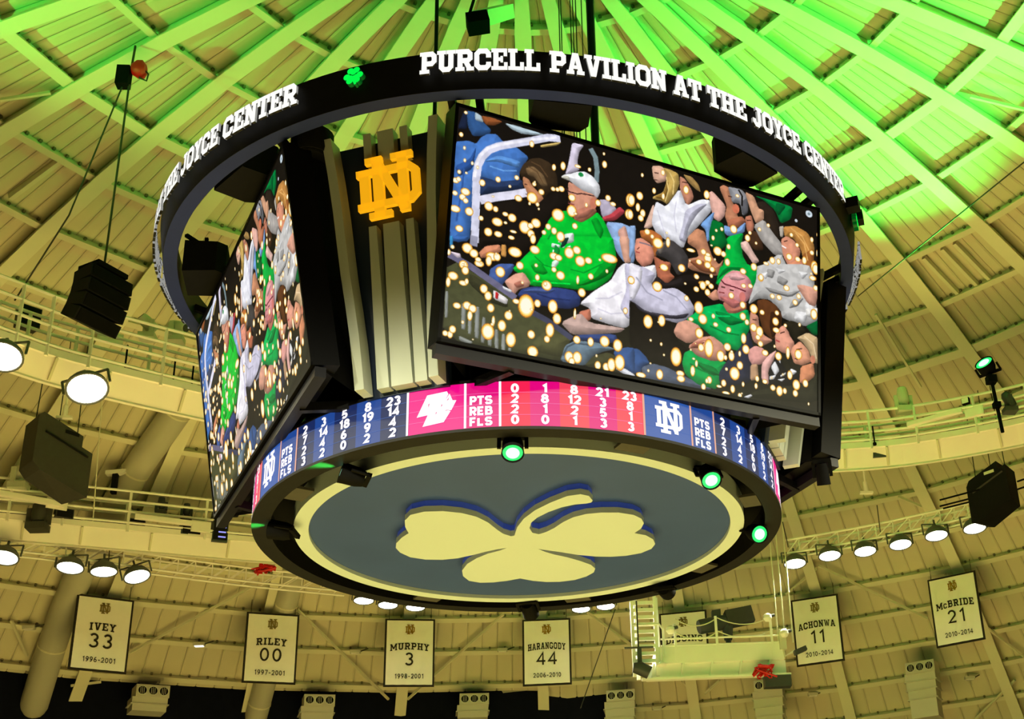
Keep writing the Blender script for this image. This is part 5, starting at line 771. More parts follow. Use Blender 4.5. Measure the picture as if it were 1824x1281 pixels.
for lb, (u, v, r), d, m_, s in [('pale moving light lying on the upper left catwalk, nearer the ring', (312, 610, 12.5), (.8, -.3, -.3), 'dusty', 1.0), ('pale moving light beside a dark rod on the upper left catwalk', (262, 605, 12.6), (-.5, -.4, .5), 'dusty', .95),
                                ('greenish moving light standing up on the right catwalk', (1612, 735, 15.2), (0, 0, 1), 'dusty', 1.05), ('dark moving light clamped low on the right catwalk near the board', (1565, 818, 15.0), (.3, -.3, -.7), 'equip', .9),
                                ('pale moving light on the lower left catwalk below the grey speaker', (32, 872, 20.6), (.6, -.3, .2), 'dusty', 1.2), ('small dark moving light on the lower left catwalk, left of the equipment rack', (286, 915, 20.0), (0, -.2, 1), 'equip', .7), ('small dark moving light on the lower left catwalk, just above the equipment rack', (331, 926, 20.0), (0, -.2, 1), 'equip', .7),
                                ('dusty grey moving light hanging from the lower left catwalk', (66, 945, 20.2), (0, -.2, -1), 'spkgrey', 1.3), ('dark moving light at the right edge of the right catwalk', (1800, 735, 15.6), (.4, 0, -.8), 'equip', .9)]:
    moving_light(lb, at_r(u, v, r), d, m_, s)
def cabinet(name, label, cat, u, v, r, w_, h_, d_, m_, face=None, extra=None, group=None):
    p = at_r(u, v, r); f = nrm(V(-p[0], -p[1]-4, 0)) if face is None else nrm(V(*face)); x = V(-f[1], f[0], 0)
    t = thing(name, label, cat, p, group)
    mb = MB(); mb.box(p+V(0, 0, h_/2), x*w_/2, f*d_/2, V(0, 0, h_/2)); mb.build('case', m_, t)
    mb = MB(); mb.box(p+V(0, 0, h_/2)+f*(d_/2+.006), x*w_*.44, f*.008, V(0, 0, h_*.44)); mb.build('front_panel', 'speaker' if m_ in ('equip', 'spkgrey') else 'walk', t)
    if extra: extra(t, p, f, x, w_, h_, d_)
    return t
def rack_lights(t, p, f, x, w_, h_, d_):
    for k in range(6): MB().box(p+V(0, 0, h_*(.14+.145*k))+f*(d_/2+.02)+x*.05, x*.10, f*.005, V(0, 0, .02)).build('status_light', 'cyan', t)
cabinet('loudspeaker', 'square grey loudspeaker behind the rail at the left end of the upper catwalk', 'loudspeaker', 47, 585, 12.9, .42, .48, .3, 'spkgrey')
cabinet('equipment_rack', 'tall black rack with small violet lights on the lower left catwalk', 'equipment rack', 388, 970, 19.7, .42, 1.0, .5, 'equip', extra=rack_lights)
cabinet('equipment_rack', 'low black rack beside the tall one on the lower left catwalk', 'equipment rack', 342, 958, 19.8, .7, .36, .5, 'equip')
cabinet('equipment_case', 'dark grey case pair left of the low rack on the lower left catwalk', 'case', 241, 946, 20.0, .42, .3, .3, 'spkgrey')
cabinet('equipment_case', 'dark case under the pale junction board on the lower left catwalk', 'case', 112, 925, 20.3, .45, .26, .3, 'spkgrey')
cabinet('junction_board', 'pale flat junction board on the rail of the upper left catwalk under the hung speaker', 'junction board', 195, 612, 12.3, .55, .30, .05, 'walk')
cabinet('junction_board', 'pale flat junction board on the rail of the lower left catwalk below the grey speaker', 'junction board', 100, 907, 19.9, .52, .30, .05, 'walk')
cabinet('junction_board', 'pale flat junction board in front of the equipment rack on the lower left catwalk', 'junction board', 357, 948, 19.4, .52, .32, .05, 'walk')
cabinet('junction_board', 'pale flat junction board on the rail of the right catwalk', 'junction board', 1737, 742, 15.2, .5, .26, .05, 'walk')
cabinet('control_box', 'small black control box on the rail of the right catwalk', 'box', 1721, 720, 15.3, .2, .16, .12, 'blackmat')
cabinet('cable_tray', 'long pale cable tray along the rail of the right catwalk', 'cable tray', 1665, 748, 15.0, 1.5, .12, .12, 'walk')
cabinet('cable_tray', 'long pale cable tray along the rail of the lower left catwalk', 'cable tray', 305, 932, 19.5, 1.9, .13, .12, 'walk')
cabinet('cable_tray', 'long pale cable tray under the grey speaker on the lower left catwalk', 'cable tray', 45, 892, 19.9, 1.9, .15, .12, 'walk')

# green wash light on its mast on the right catwalk, with its beam
P_ = at_r(1786, 770, 15.25); Q_ = at_r(1763, 664, 15.25)
t = thing('light_mast', 'slim black mast clamped to the right catwalk carrying the green light', 'mast', P_)
MB().tube([P_, P_+(Q_-P_)*.5, Q_], .05, 8).build('pole', 'blackmat', t); MB().box(Q_+(P_-Q_)*.12, V(.12, 0, 0), V(0, .12, 0), V(0, 0, .10)).build('clamp', 'blackmat', t); MB().box(P_+(Q_-P_)*.45, V(.09, 0, 0), V(0, .09, 0), V(0, 0, .07)).build('clamp', 'blackmat', t)
gl = at_r(1756, 652, 15.2)
stage_light('wash light with glowing green lens on the mast above the right catwalk', gl, nrm(at_dome(1500, 90)-gl)+V(-.25, -.15, 0), grp='green wash lights around the dome', spot=9000, size=95, r=.24, name='wash_light')
def wash(label, loc, aim, e, size=80):
    stage_light(label, loc, V(*aim)-V(*loc), grp='green wash lights around the dome', spot=e, size=size, r=.24, name='wash_light')
wash('green wash light above the right catwalk beyond the right edge of the picture', (13.6, 2.2, 14.6), (6.5, 3.0, 21.0), 7000, 85)
wash('green wash light above the left catwalk beyond the left edge of the picture', (-13.4, 1.0, 14.8), (-5.0, 3.2, 21.2), 2600, 80)
wash('added unseen green wash light high on the near side of the dome', (1.0, -12.5, 14.6), (1.5, 4.0, 21.4), 1300, 70)  # added lamp out of view, put in to green the crown of the dome

# ================================================================== HUNG LOUDSPEAKERS, HOIST, CABLES
def line_array(label, top, n, w_, h_, d_, face, curve, m_='speaker', chain=None):
    t = thing('line_array_speaker', label, 'loudspeaker', top)
    f = nrm(V(*face)); x = V(-f[1], f[0], 0); p = np.asarray(top, float).copy(); ang = 0.0
    mb = MB(); mb.box(p+V(0, 0, .10), x*w_*.36, f*d_*.5, V(0, 0, .05)); mb.beam(p+V(0, 0, .05)-x*w_*.42, p+V(0, 0, .05)+x*w_*.42, .1, .08); mb.build('rigging_frame', 'blackmat', t)
    for k in range(n):
        ang = curve*k; dn = V(0, 0, -1)*math.cos(ang)-f*math.sin(ang); fr = f*math.cos(ang)+V(0, 0, -1)*math.sin(ang)
        c = p+dn*h_/2
        mb = MB(); vs = []
        for sx in (-1, 1):
            for (a, b) in ((-.5, -.46), (.5, -.52), (.5, .52), (-.5, .46)): vs.append(c+x*sx*w_/2*(1 if a > 0 else .86)+fr*a*d_+dn*b*h_*.96)
        mb.add(vs, [(0, 1, 2, 3), (4, 7, 6, 5), (0, 4, 5, 1), (1, 5, 6, 2), (2, 6, 7, 3), (3, 7, 4, 0)]); cb = mb.build('cabinet', m_, t)
        mb = MB(); mb.box(c+fr*(d_/2+.006), x*w_*.46, fr*.006, dn*h_*.44); mb.build('grille', 'blackmat' if m_ == 'speaker' else m_, cb)
        p = p+dn*h_
    if chain is not None: MB().tube([np.asarray(top)+V(0, 0, .12), chain], .022, 6).build('chain', 'cable', t)
    return t
TL = at_z(183, 494, 14.35)
line_array('black curved line array speaker hanging by a chain above the upper left catwalk', TL, 4, 1.0, .27, .55, (.55, -.35, 0), .17, chain=TL+V(0, 0, 4.75))
t = thing('chain_hoist', 'red and black chain hoist hanging under the roof at the upper left', 'chain hoist', TL+V(0, 0, 4.75)); h0 = TL+V(0, 0, 4.75)
MB().box(h0+V(-.13, 0, .20), V(.13, 0, 0), V(0, .12, 0), V(0, 0, .24)).build('chain_bag', 'blackmat', t)
MB().tube([h0+V(.02, 0, .42), h0+V(.14, 0, .42), h0+V(.24, 0, .42), h0+V(.30, 0, .42)], [.12, .20, .20, .12], 12).build('motor', 'red', t, True)
MB().tube([h0+V(.18, 0, .2), h0+V(.34, 0, .12), h0+V(.36, 0, .3), h0+V(.28, 0, .4)], .02, 6).build('cable_loop', 'cable', t)
MB().tube([h0+V(0, 0, .4), h0+V(.02, 0, 1.05)], .025, 6).build('hook_line', 'cable', t)
o = MB().tube([h0+V(-.1, 0, .1), (h0+pathA[6])/2+V(0, 0, .2), pathA[6]+V(0, 0, 1.6)], .018, 5).build('hoist_chain', 'cable', base=pathA[6]); tag(o, 'thin dark chain slanting from the red hoist down to the upper left catwalk', 'chain')
def big_box_speaker(label, c, w_, h_, d_, face, m_, tilt=.0, rig=True):
    t = thing('loudspeaker', label, 'loudspeaker', c); f = nrm(V(*face)); x = V(-f[1], f[0], 0); z_ = V(0, 0, 1); c = np.asarray(c, float)
    pr = [(-.5, -.42), (-.36, -.5), (.5, -.5), (.5, .30), (.30, .30), (.30, .5), (-.42, .5), (-.5, .40)]
    vs = [c+x*a*w_+z_*b*h_+f*d_/2+z_*tilt*a for a, b in pr]+[c+x*a*w_*.8+z_*b*h_-f*d_/2+z_*tilt*a for a, b in pr]; n = len(pr)
    MB().add(vs, [tuple(range(n)), tuple(range(n, 2*n))]+[(i, (i+1) % n, (i+1) % n+n, i+n) for i in range(n)]).build('cabinet', m_, t)
    MB().beam(c-x*.36*w_+z_*.18*h_+f*(d_/2+.02)-z_*tilt*.36, c+x*.42*w_+z_*.18*h_+f*(d_/2+.02)+z_*tilt*.42, .03, .04).build('seam', 'spkgrey' if m_ == 'speaker' else 'speaker', t)
    MB().box(c+x*.1*w_+z_*.40*h_+f*(d_/2+.01), x*.12*w_, f*.01, z_*.03*h_).build('badge', 'rope' if m_ == 'speaker' else 'speaker', t)
    if rig:
        for sx in (-.4, 0., .35): MB().tube([c+x*sx*w_+z_*.45*h_, c+x*sx*w_*.9+z_*(.45*h_+2.6)], .014, 5).build('hanging_wire', 'cable', t)
    return t
big_box_speaker('large dark grey loudspeaker hanging above the lower left catwalk', at_z(96, 816, 13.6), 1.45, 1.45, .8, (.75, -.65, 0), 'spkgrey', -.42)
sr = big_box_speaker('large black loudspeaker hanging at the right edge above the row of lamps', at_z(1772, 880, 12.7), 1.27, 1.27, .75, (-.75, -.65, 0), 'speaker', .42)
for k, (a, b) in enumerate([((1674, 891), (1745, 872)), ((1674, 902), (1745, 884)), ((1680, 906), (1745, 890)), ((1812, 858), (1835, 850)), ((1812, 872), (1835, 864))]):
    MB().tube([at_z(*a, 12.7), at_z(*b, 12.7)], .025, 6).build('truss_chord', 'blackmat', sr)
# black box on a square beam under the crown
b0 = V(-.72, 1.0, 18.0); b1 = V(-.25, 4.0, 20.9)
t = thing('projector_box', 'black box on a square beam under the crown, above the word on the ring', 'projector', b0)
MB().beam(b0, b1, .30, .30).build('support_beam', 'purlin', t); MB().box(b0-V(.06, 0, .12), V(.20, 0, .05), V(0, .2, 0), V(-.03, 0, .12)).build('case', 'blackmat', t); MB().tube([b0+V(-.22, 0, .1), b0+V(-.1, 0, .62)], .03, 6).build('bracket', 'blackmat', t)
# thin wires against the dome
for lb, a, b in [('long dark wire crossing the dome on the right, rising to the upper right', (at_r(1528, 528, 14.0)), at_r(1830, 284, 9.5)), ('pale rope hanging beside the lower left catwalk', at_z(165, 935, 13.6), at_z(183, 700, 16.6)),
                 ('dark rod hanging from the lower left catwalk to the lamp truss', at_z(198, 938, 13.9), at_z(193, 1010, 12.6)), ('dark wire dropping to the middle of the right lamp truss', at_z(1562, 900, 13.6), at_z(1568, 948, 12.9)),
                 ('dark wire at the left end of the right lamp truss', at_z(1394, 930, 13.2), at_z(1404, 975, 12.75)), ('thin wire slanting down between the middle banners', at_r(1096, 1085, 23.5), at_r(1034, 1262, 23.5))]:
    o = MB().tube([a, b], .016, 5).build('wire', 'rope' if 'pale' in lb else 'cable', base=b); tag(o, lb, 'wire')

# ================================================================== HIGH-BAY LAMPS AND THEIR TRUSSES
lamp_data = bpy.data.lights.new('lamp_light', 'SPOT'); lamp_data.energy = 9800; lamp_data.color = (1, .95, .62); lamp_data.spot_size = math.radians(64); lamp_data.spot_blend = .45; lamp_data.shadow_soft_size = .3
def make_lamp():
    t = thing('high_bay_lamp', 'x', 'lamp', (0, 0, 0), 'round high bay lamps under the dome')
    def p(mb, nm, m_, sm=True):
        o = mb.build(nm, m_, None, sm); o.parent = t; return o
    p(MB().lathe([(.01, -.42), (.10, -.42), (.15, -.32), (.32, -.22), (.42, -.06), (.44, .02), (.44, .05), (.40, .05), (.38, .02)], 24), 'housing', 'housing')
    p(MB().lathe([(.001, .045), (.25, .04), (.395, .03)], 24), 'lens', 'lamp')
    mb = MB(); mb.beam((-.48, 0, 0), (-.48, 0, -.44), .03, .05); mb.beam((.48, 0, 0), (.48, 0, -.44), .03, .05); mb.beam((-.49, 0, -.44), (.49, 0, -.44), .05, .03); mb.beam((0, 0, -.4), (0, 0, -.62), .06, .06)
    p(mb, 'yoke', 'housing', False)
    lo = bpy.data.objects.new('lamp_light', lamp_data); COL.objects.link(lo); lo.parent = t; lo.location = (0, 0, .08); lo.rotation_euler = (math.pi-.0, 0, 0)
    return t
lamp0 = make_lamp(); used = [False]
def lamp(label, pos, tilt=(0, 0, -1), s=1.0):
    o = lamp0 if not used[0] else copy_tree(lamp0)
    used[0] = True; o['label'] = label
    set_rot(o, look(tilt, (0, 1, 0)), pos); o.scale = (s, s, s)
    for q in o.children:
        if q.type == 'LIGHT' and 'catwalk' in label: bpy.data.objects.remove(q); continue
        if q.type == 'LIGHT':
            aim = nrm(V(0, 0, -7)-np.asarray(pos, float)); inv = o.matrix_basis.to_3x3().inverted(); dl = inv @ Vector(aim)
            q.rotation_euler = Vector(dl).to_track_quat('-Z', 'Y').to_euler()
RA = 20.2
ORD = ['leftmost', 'second from the left', 'third from the left', 'fourth from the left', 'fifth from the left', 'rightmost']
for (u, v), w_, s in zip([(1416, 1003), (1478, 989), (1541, 981), (1604, 969), (1668, 953), (1736, 940)], ORD, [.8]*6):
    lamp('%s of six lit lamps under the right truss' % w_, at_z(u, v, 12.45), (0, -.16, -1), s)
for (u, v), w_, tl in zip([(8, 992), (125, 1010), (185, 1017), (244, 1026)], ['leftmost', 'second from the left', 'third from the left', 'rightmost'], [(0, -.3, -1), (0, -.2, -1), (.1, -.1, -1), (.35, -.2, -1)]):
    lamp('%s of four lit lamps under the left truss' % w_, at_z(u, v, 12.45), tl, .82)
lamp('large tilted lit lamp hanging below the upper left catwalk', at_r(155, 691, 10.3), (.35, -.45, -1), .92)
lamp('bright lamp at the left picture edge on the upper catwalk', at_r(4, 634, 10.5), (.1, -.45, -1), .85)
for (u, v), lb in zip([(648, 1069), (691, 1077), (740, 1081), (1035, 1084), (1079, 1079)], ['lit lamp peeping out below the disc above the banner with 3', 'thin sliver of lamp below the disc, second from the left', 'thin sliver of lamp below the disc, third from the left', 'thin sliver of lamp below the disc just right of the banner with 44', 'thin sliver of lamp below the disc left of the platform ladder']):
    lamp(lb, at_z(u, v, 12.45), (0, -.1, -1), .72)
for az in range(186, 356, 17):        # the near half of the lamp ring, above and behind the photographer
    lo = bpy.data.objects.new('lamp_light', lamp_data); COL.objects.link(lo); q = pol(20.2, az, 12.45); lo.location = tuple(q)
    lo.rotation_euler = Vector(V(0, 0, -7)-q).to_track_quat('-Z', 'Y').to_euler()
def light_truss(label, px, z, nb=14):
    path = smooth_path([at_z(u, v, z) for u, v in px], nb)
    t = thing('lighting_truss', label, 'truss', path[nb//2])
    ch = []
    for dx, dz in ((0, .0), (0, .42), (.42, .42), (.42, 0)):
        c = []
        for i, p in enumerate(path):
            d = nrm(path[min(i+1, nb-1)]-path[max(i-1, 0)]); o_ = V(d[1], -d[0], 0); o_ = o_ if o_@V(p[0], p[1], 0) > 0 else -o_
            c.append(p+o_*dx+V(0, 0, dz))
        ch.append(c); MB().tube(c, .035, 6).build('chord', 'rail', t)
    for i in range(nb-1):
        mb = MB(); mb.beam(ch[0][i], ch[1][i+1], .03, .03); mb.beam(ch[0][i+1], ch[1][i+1], .03, .03); mb.beam(ch[3][i], ch[2][i+1], .03, .03); mb.build('lattice', 'rail', t)
    return t
light_truss('pale lattice truss on the right carrying six lamps', [(1402, 986), (1541, 962), (1668, 935), (1760, 913)], 12.75)
light_truss('pale lattice truss on the left carrying the lamps, running behind the board', [(-60, 972), (125, 993), (300, 1018), (460, 1038), (620, 1054)], 12.75, 22)

# ================================================================== BANNERS
def banner(label, u, v, name, num, years, gold, wd=1.60, ht=2.26):
    p = at_r(u, v, 23.9); f = nrm(V(-p[0], -p[1], 0)); x = V(-f[1], f[0], 0)
    if x[0] < 0: x = -x
    t = thing('banner', label, 'banner', p-V(0, 0, ht), 'retired number banners along the dome')
    def at(a, b, d): return p+x*a*wd-V(0, 0, 1)*b*ht+f*d
    MB().box(at(0, .5, 0), x*wd/2, f*.012, V(0, 0, ht/2)).build('border', 'border', t)
    mb = MB(); nx, ny = 24, 6; vs = []
    for j in range(ny+1):
        for i in range(nx+1):
            a = -.462+.924*i/nx; b = .028+.945*j/ny
            vs.append(at(a, b, .034+.006*math.sin(a*31+b*3+u)*(.3+b)))
    mb.add(vs, [(j*(nx+1)+i, j*(nx+1)+i+1, (j+1)*(nx+1)+i+1, (j+1)*(nx+1)+i) for j in range(ny) for i in range(nx)]); mb.build('cloth', 'banner', t, True)
    def prt(nm, polys, tw, size, b, m_, arch=0.0, maxw=None, sx=1.0):
        sc = size; sxx = size*sx
        if maxw and tw*sxx > maxw: sxx = maxw/tw
        mb = MB()
        def fn(px, py, d):
            X = (px-tw/2)*sxx
            return at(X/wd, b, .055)+V(0, 0, 1)*(py*sc-arch*X*X)
        put_polys(mb, polys, fn); return mb.build(nm, m_, t)
    prt('monogram', ND, 1.0, .30, .235, 'goldprint' if gold else 'dimgold')
    pl, tw = text_polys(name, slab, .13); prt('name_text', pl, tw, .225, .46, 'print', .16, 1.24, .95)
    if num:
        pl, tw = text_polys(num, lambda c_: plain(c_, .13), .12); x_ = 0.0
        for ch in num:
            g_, gw = plain(ch, .13); prt('numeral', [[q+V(x_, 0) for q in pp_] for pp_ in g_], tw, .46, .70, 'print', 0, None, .95); x_ += gw+.12
        pl, tw = text_polys(years, lambda c_: plain(c_, .15), .08); prt('years_text', pl, tw, .165, .885, 'print', .02, .92, 1.0)
    mb = MB()
    for s_ in (-.42, .42): mb.tube([at(s_, 0, 0), at(s_, -.18, 0)], .01, 5)
    mb.build('hanging_cord', 'cable', t)
for lb, u, v, nm, nu, yr, g in [('white retired number banner with 33, leftmost of the banners', 189, 1064, 'IVEY', '33', '1996-2001', False), ('white retired number banner with 00', 487, 1093, 'RILEY', '00', '1997-2001', False), ('white retired number banner with 3, below the left of the disc', 731, 1103, 'MURPHY', '3', '1998-2001', True),
                               ('white retired number banner with 44, below the right of the disc', 973, 1103, 'HARANGODY', '44', '2006-2010', True), ('white banner half hidden behind the hanging platform', 1216, 1090, 'DIGGINS', '', '', False), ('white retired number banner with 11, right of the hanging platform', 1450, 1064, 'ACHONWA', '11', '2010-2014', False), ('white retired number banner with 21, rightmost of the banners', 1694, 1025, 'McBRIDE', '21', '2010-2014', True)]:
    banner(lb, u, v, nm, nu, yr, g)

# ================================================================== VENT BOXES, DUCTS, SMALL LIGHTS
def vent(label, u, v, long):
    p = at_r(u, v, 25.9); f = nrm(V(-p[0], -p[1], 0)); x = V(-f[1], f[0], 0); x = x if x[0] > 0 else -x; z_ = V(0, 0, 1)
    t = thing('air_vent_box', label, 'air vent', p, 'triple air vent boxes round the dome')
    c = p-z_*.19
    MB().box(c-f*.35, x*.49, f*.35, z_*.19).build('vent_head', 'box', t)
    for k in (-1, 0, 1):
        q = c+x*k*.315+f*.01; R = look(f)
        m4 = R.to_4x4(); m4.translation = Vector(q)
        g = MB().lathe([(.001, 0.0), (.15, 0.0)], 20, mat4=m4).build('grille', 'blackmat', t)
        MB().lathe([(.125, .0), (.125, .025), (.152, .025), (.152, 0)], 20, mat4=m4).build('rim', 'dusty', g)
        for s_ in (-.05, 0.0, .05): MB().beam(q+x*s_-z_*.11*(1-abs(s_)*4)+f*.01, q+x*s_+z_*.11*(1-abs(s_)*4)+f*.01, .018, .01).build('blade', 'dusty', g)
    tiers = [(.52, .20, .0), (.56, .03, .03), (.50, .20, .0)] if not long else [(.52, .24, .0), (.56, .03, .03), (.50, .26, .0), (.54, .03, .03), (.47, .28, 0), (.52, .03, .03), (.45, .6, 0)]
    zz = -.38
    for w_, h_, d_ in tiers:
        MB().box(p+z_*(zz-h_/2)-f*(.42-d_)-x*.05, x*w_, f*.36, z_*h_/2).build('duct_tier', 'box', t); zz -= h_
for lb, u, v, lg in [('triple vent box with short duct on the dark drape, leftmost', 274, 1220, False), ('triple vent box with short duct right of the banner with 00', 570, 1237, False), ('triple vent box with short duct between the banners with 3 and 44', 845, 1235, False),
                     ('triple vent box with stepped duct below the left end of the platform', 1105, 1229, True), ('triple vent box with stepped duct below the right end of the platform', 1367, 1210, True), ('triple vent box with stepped duct below the banner with 21', 1637, 1178, True)]:
    vent(lb, u, v, lg)
def duct(label, px, off, r):
    pts = smooth_path([at_dome(u, v, off) for u, v in px], 22); t = thing('air_duct', label, 'duct', pts[-1])
    d = nrm(pts[-1]-pts[-2]); end = [pts[-1]+d*r*.45, pts[-1]+d*r*.8, pts[-1]+d*r]
    MB().tube(pts+end, [r]*22+[r*.88, r*.55, r*.08], 18).build('pipe', 'duct', t, True)
    for k in range(3, 22, 5):
        dd = nrm(pts[k]-pts[k-1]); MB().tube([pts[k]-dd*.03, pts[k]+dd*.03], r*1.03, 18).build('collar', 'purlin', t)
duct('fat round air duct down the left of the dome, ending over the dark drape', [(345, 690), (300, 755), (235, 850), (160, 985), (108, 1105), (60, 1258)], .45, .40)
duct('round air duct running down behind the banner with 00', [(538, 955), (514, 1060), (484, 1170), (450, 1300)], .42, .36)
def wall_light(label, u, v):
    p = at_dome(u, v, .45); t = thing('wall_light', label, 'light fitting', p, 'small light fittings on the lower dome')
    MB().abox(p[0]-.17, p[1]-.08, p[2]-.05, p[0]+.17, p[1]+.08, p[2]+.05).build('body', 'box', t); MB().abox(p[0]-.13, p[1]-.07, p[2]-.075, p[0]+.13, p[1]+.07, p[2]-.05).build('diffuser', 'lampdim' if 'lit' in label else 'walk', t)
    MB().tube([p+V(.15, 0, 0), p+V(.4, .1, .12)], .02, 5).build('conduit', 'cable', t)
for lb, u, v in [('small lit fitting on the dome right of the banner with 33', 355, 1148), ('small fitting on the dome between the second and third banners', 633, 1161), ('small fitting on the dome between the two banners under the disc', 895, 1158), ('small fitting on the dome near the left picture edge', 52, 1118), ('small fitting on the dome above the bottom edge, right of the platform', 1448, 1237), ('small fitting on the dome at the bottom right beside the banner with 21', 1727, 1208), ('small fitting on the dome under the left of the platform', 1170, 1262)]:
    wall_light(lb, u, v)
# long pole lamps hanging at two places
for lb, u, v in [('pale pendant sensor hanging below the upper left catwalk', 115, 742), ('pale pendant sensor hanging below the right catwalk', 1543, 876)]:
    p = at_r(u, v, 16.0); t = thing('pendant_sensor', lb, 'sensor', p)
    MB().tube([p, p+V(0, 0, .28), p+V(0, 0, .32), p+V(0, 0, .75)], [.07, .06, .03, .03], 8).build('stem', 'rail', t); MB().box(p-V(0, 0, .03), V(.18, 0, 0), V(0, .06, 0), V(0, 0, .03)).build('head', 'rail', t)
p = at_r(204, 862, 20.5); t = thing('column_speaker', 'slim black column speaker under a pale plate above the lower left catwalk', 'loudspeaker', p-V(0, 0, .3))
MB().box(p, V(.07, 0, 0), V(0, .07, 0), V(0, 0, .30)).build('column', 'speaker', t); MB().box(p+V(.02, 0, .34), V(.27, 0, .02), V(0, .12, 0), V(0, 0, .05)).build('plate', 'rail', t)

# ================================================================== HANGING PLATFORM
Yp = 17.5
xl, xr = at_y(1124, 1208, Yp)[0], at_y(1406, 1200, Yp)[0]
zat = lambda v: at_y(1265, v, Yp)[2]
z0, zr, zf, zd, zm, zt = zat(1207), zat(1180), zat(1176), zat(1150), zat(1136), zat(1098)
t = thing('platform', 'white hanging follow spot platform with railings in front of a banner', 'platform', ((xl+xr)/2, Yp, z0))
MB().abox(xl+.75, Yp-.02, z0+.45, xr-.1, Yp+1.3, zd).build('fascia', 'white', t)
MB().abox(xl+.45, Yp+.16, z0, xr-.05, Yp+.24, z0+.47).build('web_plate', 'white', t)
MB().abox(xl+.3, Yp-.1, z0-.03, xr+.04, Yp+.05, z0+.03).build('bottom_flange', 'white', t)
for k in range(5):
    x_ = xl+.6+k*(xr-xl-.7)/4.6; MB().beam((x_, Yp+.06, z0+.03), (x_+.08, Yp+.06, z0+.45), .05, .18, (0, 1, 0)).build('stiffener', 'white', t)
for u in (1203, 1277, 1375):
    x_ = at_y(u, 1140, Yp)[0]; MB().abox(x_-.035, Yp-.03, zf, x_+.035, Yp+.04, zt if u != 1203 else zat(1110)).build('post', 'white', t)
for z_ in (zm, zd+.03): MB().tube([(xl+.9, Yp, z_), (xr, Yp, z_)], .03, 6).build('rail', 'white', t)
def sag(a, b, z_, n=10): return [V(a+(b-a)*i/n, Yp, z_-.5*(1-(2*i/n-1)**2)*.45) for i in range(n+1)]
xa, xb, xc = at_y(1203, 1110, Yp)[0], at_y(1277, 1100, Yp)[0], at_y(1375, 1100, Yp)[0]
for z_ in (zt-.05, zt-.45):
    MB().tube(sag(xa, xb, z_), .018, 5).build('guard_rope', 'rope', t); MB().tube(sag(xb, xc, z_), .018, 5).build('guard_rope', 'rope', t)
# ladder tower at its left end
xA, xB = at_y(1128, 1140, Yp)[0], at_y(1167, 1100, Yp)[0]; zt2 = zat(1055)
for x_, y_ in ((xA, 0), (xA+.14, .4), (xB, 0), (xB+.08, .4)): MB().abox(x_-.05, Yp+y_-.04, z0+.1, x_+.05, Yp+y_+.04, zt2).build('ladder_stile', 'white', t)
for k in range(9):
    z_ = z0+.55+k*(zt2-z0-.6)/9; MB().abox(xA, Yp-.03, z_-.05, xB, Yp+.03, z_+.05).build('rung', 'white', t)
mb = MB(); xx = at_y(1180, 1110, Yp)[0]; mb.tube([(xA, Yp-.02, zt-.2), (xx-.1, Yp-.02, zt-.2), (xx, Yp-.02, zt-.35), (xx, Yp-.02, z0+.65)], .035, 6); mb.build('grab_rail', 'white', t)
for u in (1383, 1395, 1409):
    a = at_y(u, 1105, Yp); MB().tube([(a[0], Yp, zd), (a[0]+.02, Yp, zd+4.2)], .022, 5).build('hanging_rope', 'rope', t)
MB().abox(xr-.75, Yp-.12, z0-.36, xr+.02, Yp+.2, z0-.03).build('control_case', 'equip', t)
# things on and under it
c = at_y(1292, 1108, Yp+.5); ds = nrm(V(-.93, -.15, -.20)); t = thing('follow_spot', 'big grey follow spotlight standing on the hanging platform', 'spotlight', (c[0], c[1], zd))
MB().tube([c+ds*.85, c+ds*.80, c+ds*.1, c-ds*.05], [.20, .22, .22, .20], 14).build('barrel', 'equip', t, True); MB().box(c-ds*.45+V(0, 0, .06), ds*.42, V(0, .22, 0), np.cross(ds, V(0, 1, 0))*.24).build('lamp_house', 'spkgrey', t)
MB().box(c+ds*.28+V(0, 0, .3), ds*.14, V(0, .1, 0), V(0, 0, .10)).build('colour_changer', 'equip', t); MB().tube([c+V(.05, 0, -.1), c+V(.05, 0, -.55)], [.18, .12], 10).build('yoke', 'equip', t); MB().tube([(c[0]+.05, c[1], c[2]-.5), (c[0]+.05, c[1], zd)], .08, 8).build('stand', 'equip', t)
for lb, u, v in [('white globe lamp at the right end of the platform railing', 1367, 1100), ('white globe lamp below the first one at the platform right end', 1397, 1128), ('white globe lamp beside the platform ladder', 1194, 1122)]:
    c = at_y(u, v, Yp-.15); t = thing('globe_lamp', lb, 'lamp', c, 'white globe lamps on the platform')
    MB().lathe([(.001, -.13), (.08, -.11), (.13, -.03), (.12, .06), (.06, .12), (.001, .13)], 14, mat4=Matrix.Translation(Vector(c))).build('globe', 'white', t, True); MB().tube([c+V(.05, .05, .05), c+V(.22, .1, .1)], .05, 8).build('holder', 'equip', t)
c = at_y(1139, 1192, Yp-.3); t = thing('spotlight', 'dark spotlight clamped under the left end of the platform', 'spotlight', c)
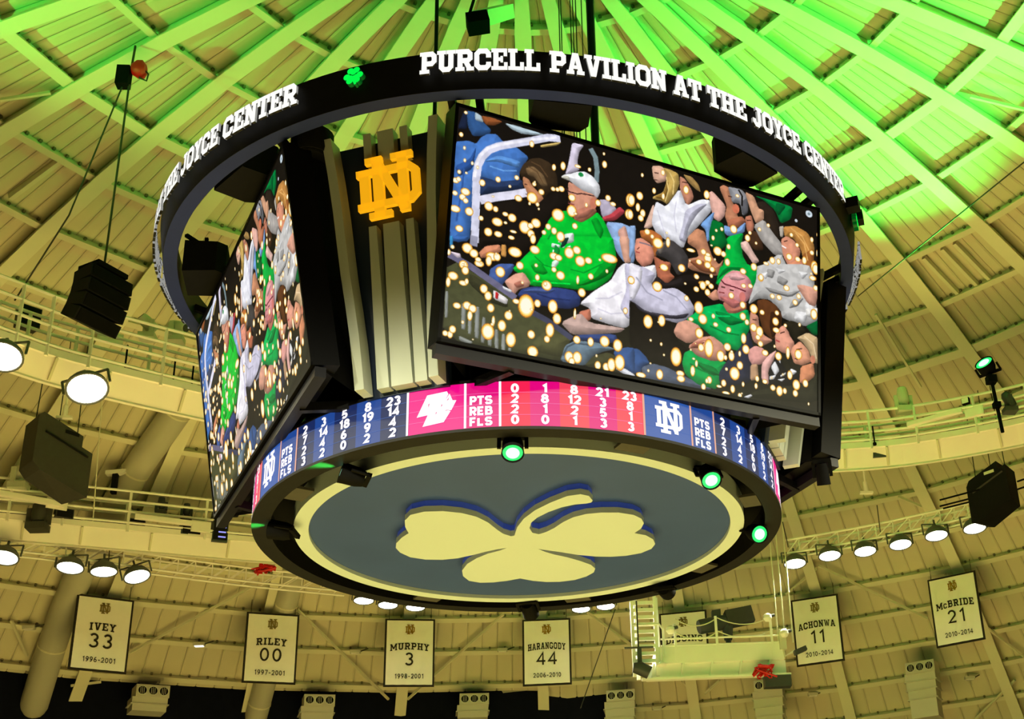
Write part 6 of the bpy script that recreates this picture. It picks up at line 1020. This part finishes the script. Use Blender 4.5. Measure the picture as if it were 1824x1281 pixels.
MB().tube([c+V(-.18, 0, .05), c+V(.02, 0, .02), c+V(.28, 0, -.12)], [.14, .20, .19], 12).build('head', 'equip', t, True); MB().beam(c+V(.02, 0, .1), c+V(.02, 0, .62), .12, .12).build('yoke', 'equip', t); MB().tube([c+V(-.4, 0, .62), c+V(.42, 0, .62)], .03, 6).build('clamp_bar', 'equip', t); MB().tube([c+V(0, 0, .62), c+V(.0, 0, 2.0)], .025, 6).build('stem', 'cable', t)
c = at_y(1179, 1183, Yp-.25); t = thing('pendant_lamp', 'white dish lamp hanging from the platform grab rail', 'lamp', c)
MB().lathe([(.001, .06), (.06, .06), (.12, .02), (.15, -.02), (.14, -.05), (.001, -.05)], 16, mat4=Matrix.Translation(Vector(c))).build('dish', 'white', t, True); MB().tube([c+V(0, 0, .05), c+V(0, 0, .5)], .03, 6).build('stem', 'white', t)
random.seed(5)
def tangle(label, c, sx, sz, n=9):
    t = thing('red_strap_bundle', label, 'straps', c-V(0, 0, sz))
    for k in range(n):
        pts = [c+V(random.uniform(-sx, sx), random.uniform(-.1, .1), random.uniform(-sz, sz)) for _ in range(5)]
        pts[2] = c+V(random.uniform(-sx, sx)*.4, 0, sz*.6)
        MB().tube(smooth_path(pts, 12), random.uniform(.018, .04), 6).build('strap', 'red', t)
tangle('tangled bundle of red straps on the platform underside', at_y(1362, 1196, Yp-.2), .34, .20, 8)
tangle('tangled bundle of red straps behind the left lamp truss beside the drum', at_z(470, 1014, 12.95), .36, .16)
c = at_y(1412, 1160, Yp); t = thing('flood_light', 'small dark flood light on an arm at the right end of the platform', 'lamp', c)
MB().box(c+V(.2, -.1, -.02), V(.18, 0, .07), V(0, .1, 0), V(-.02, 0, .06)).build('head', 'equip', t); MB().tube([c+V(.05, 0, 0), c+V(-.25, 0, -.15), c+V(-.3, 0, .3)], .04, 6).build('arm', 'dusty', t); MB().box(c+V(-.28, 0, .35), V(.1, 0, 0), V(0, .1, 0), V(0, 0, .3)).build('ballast', 'dusty', t)
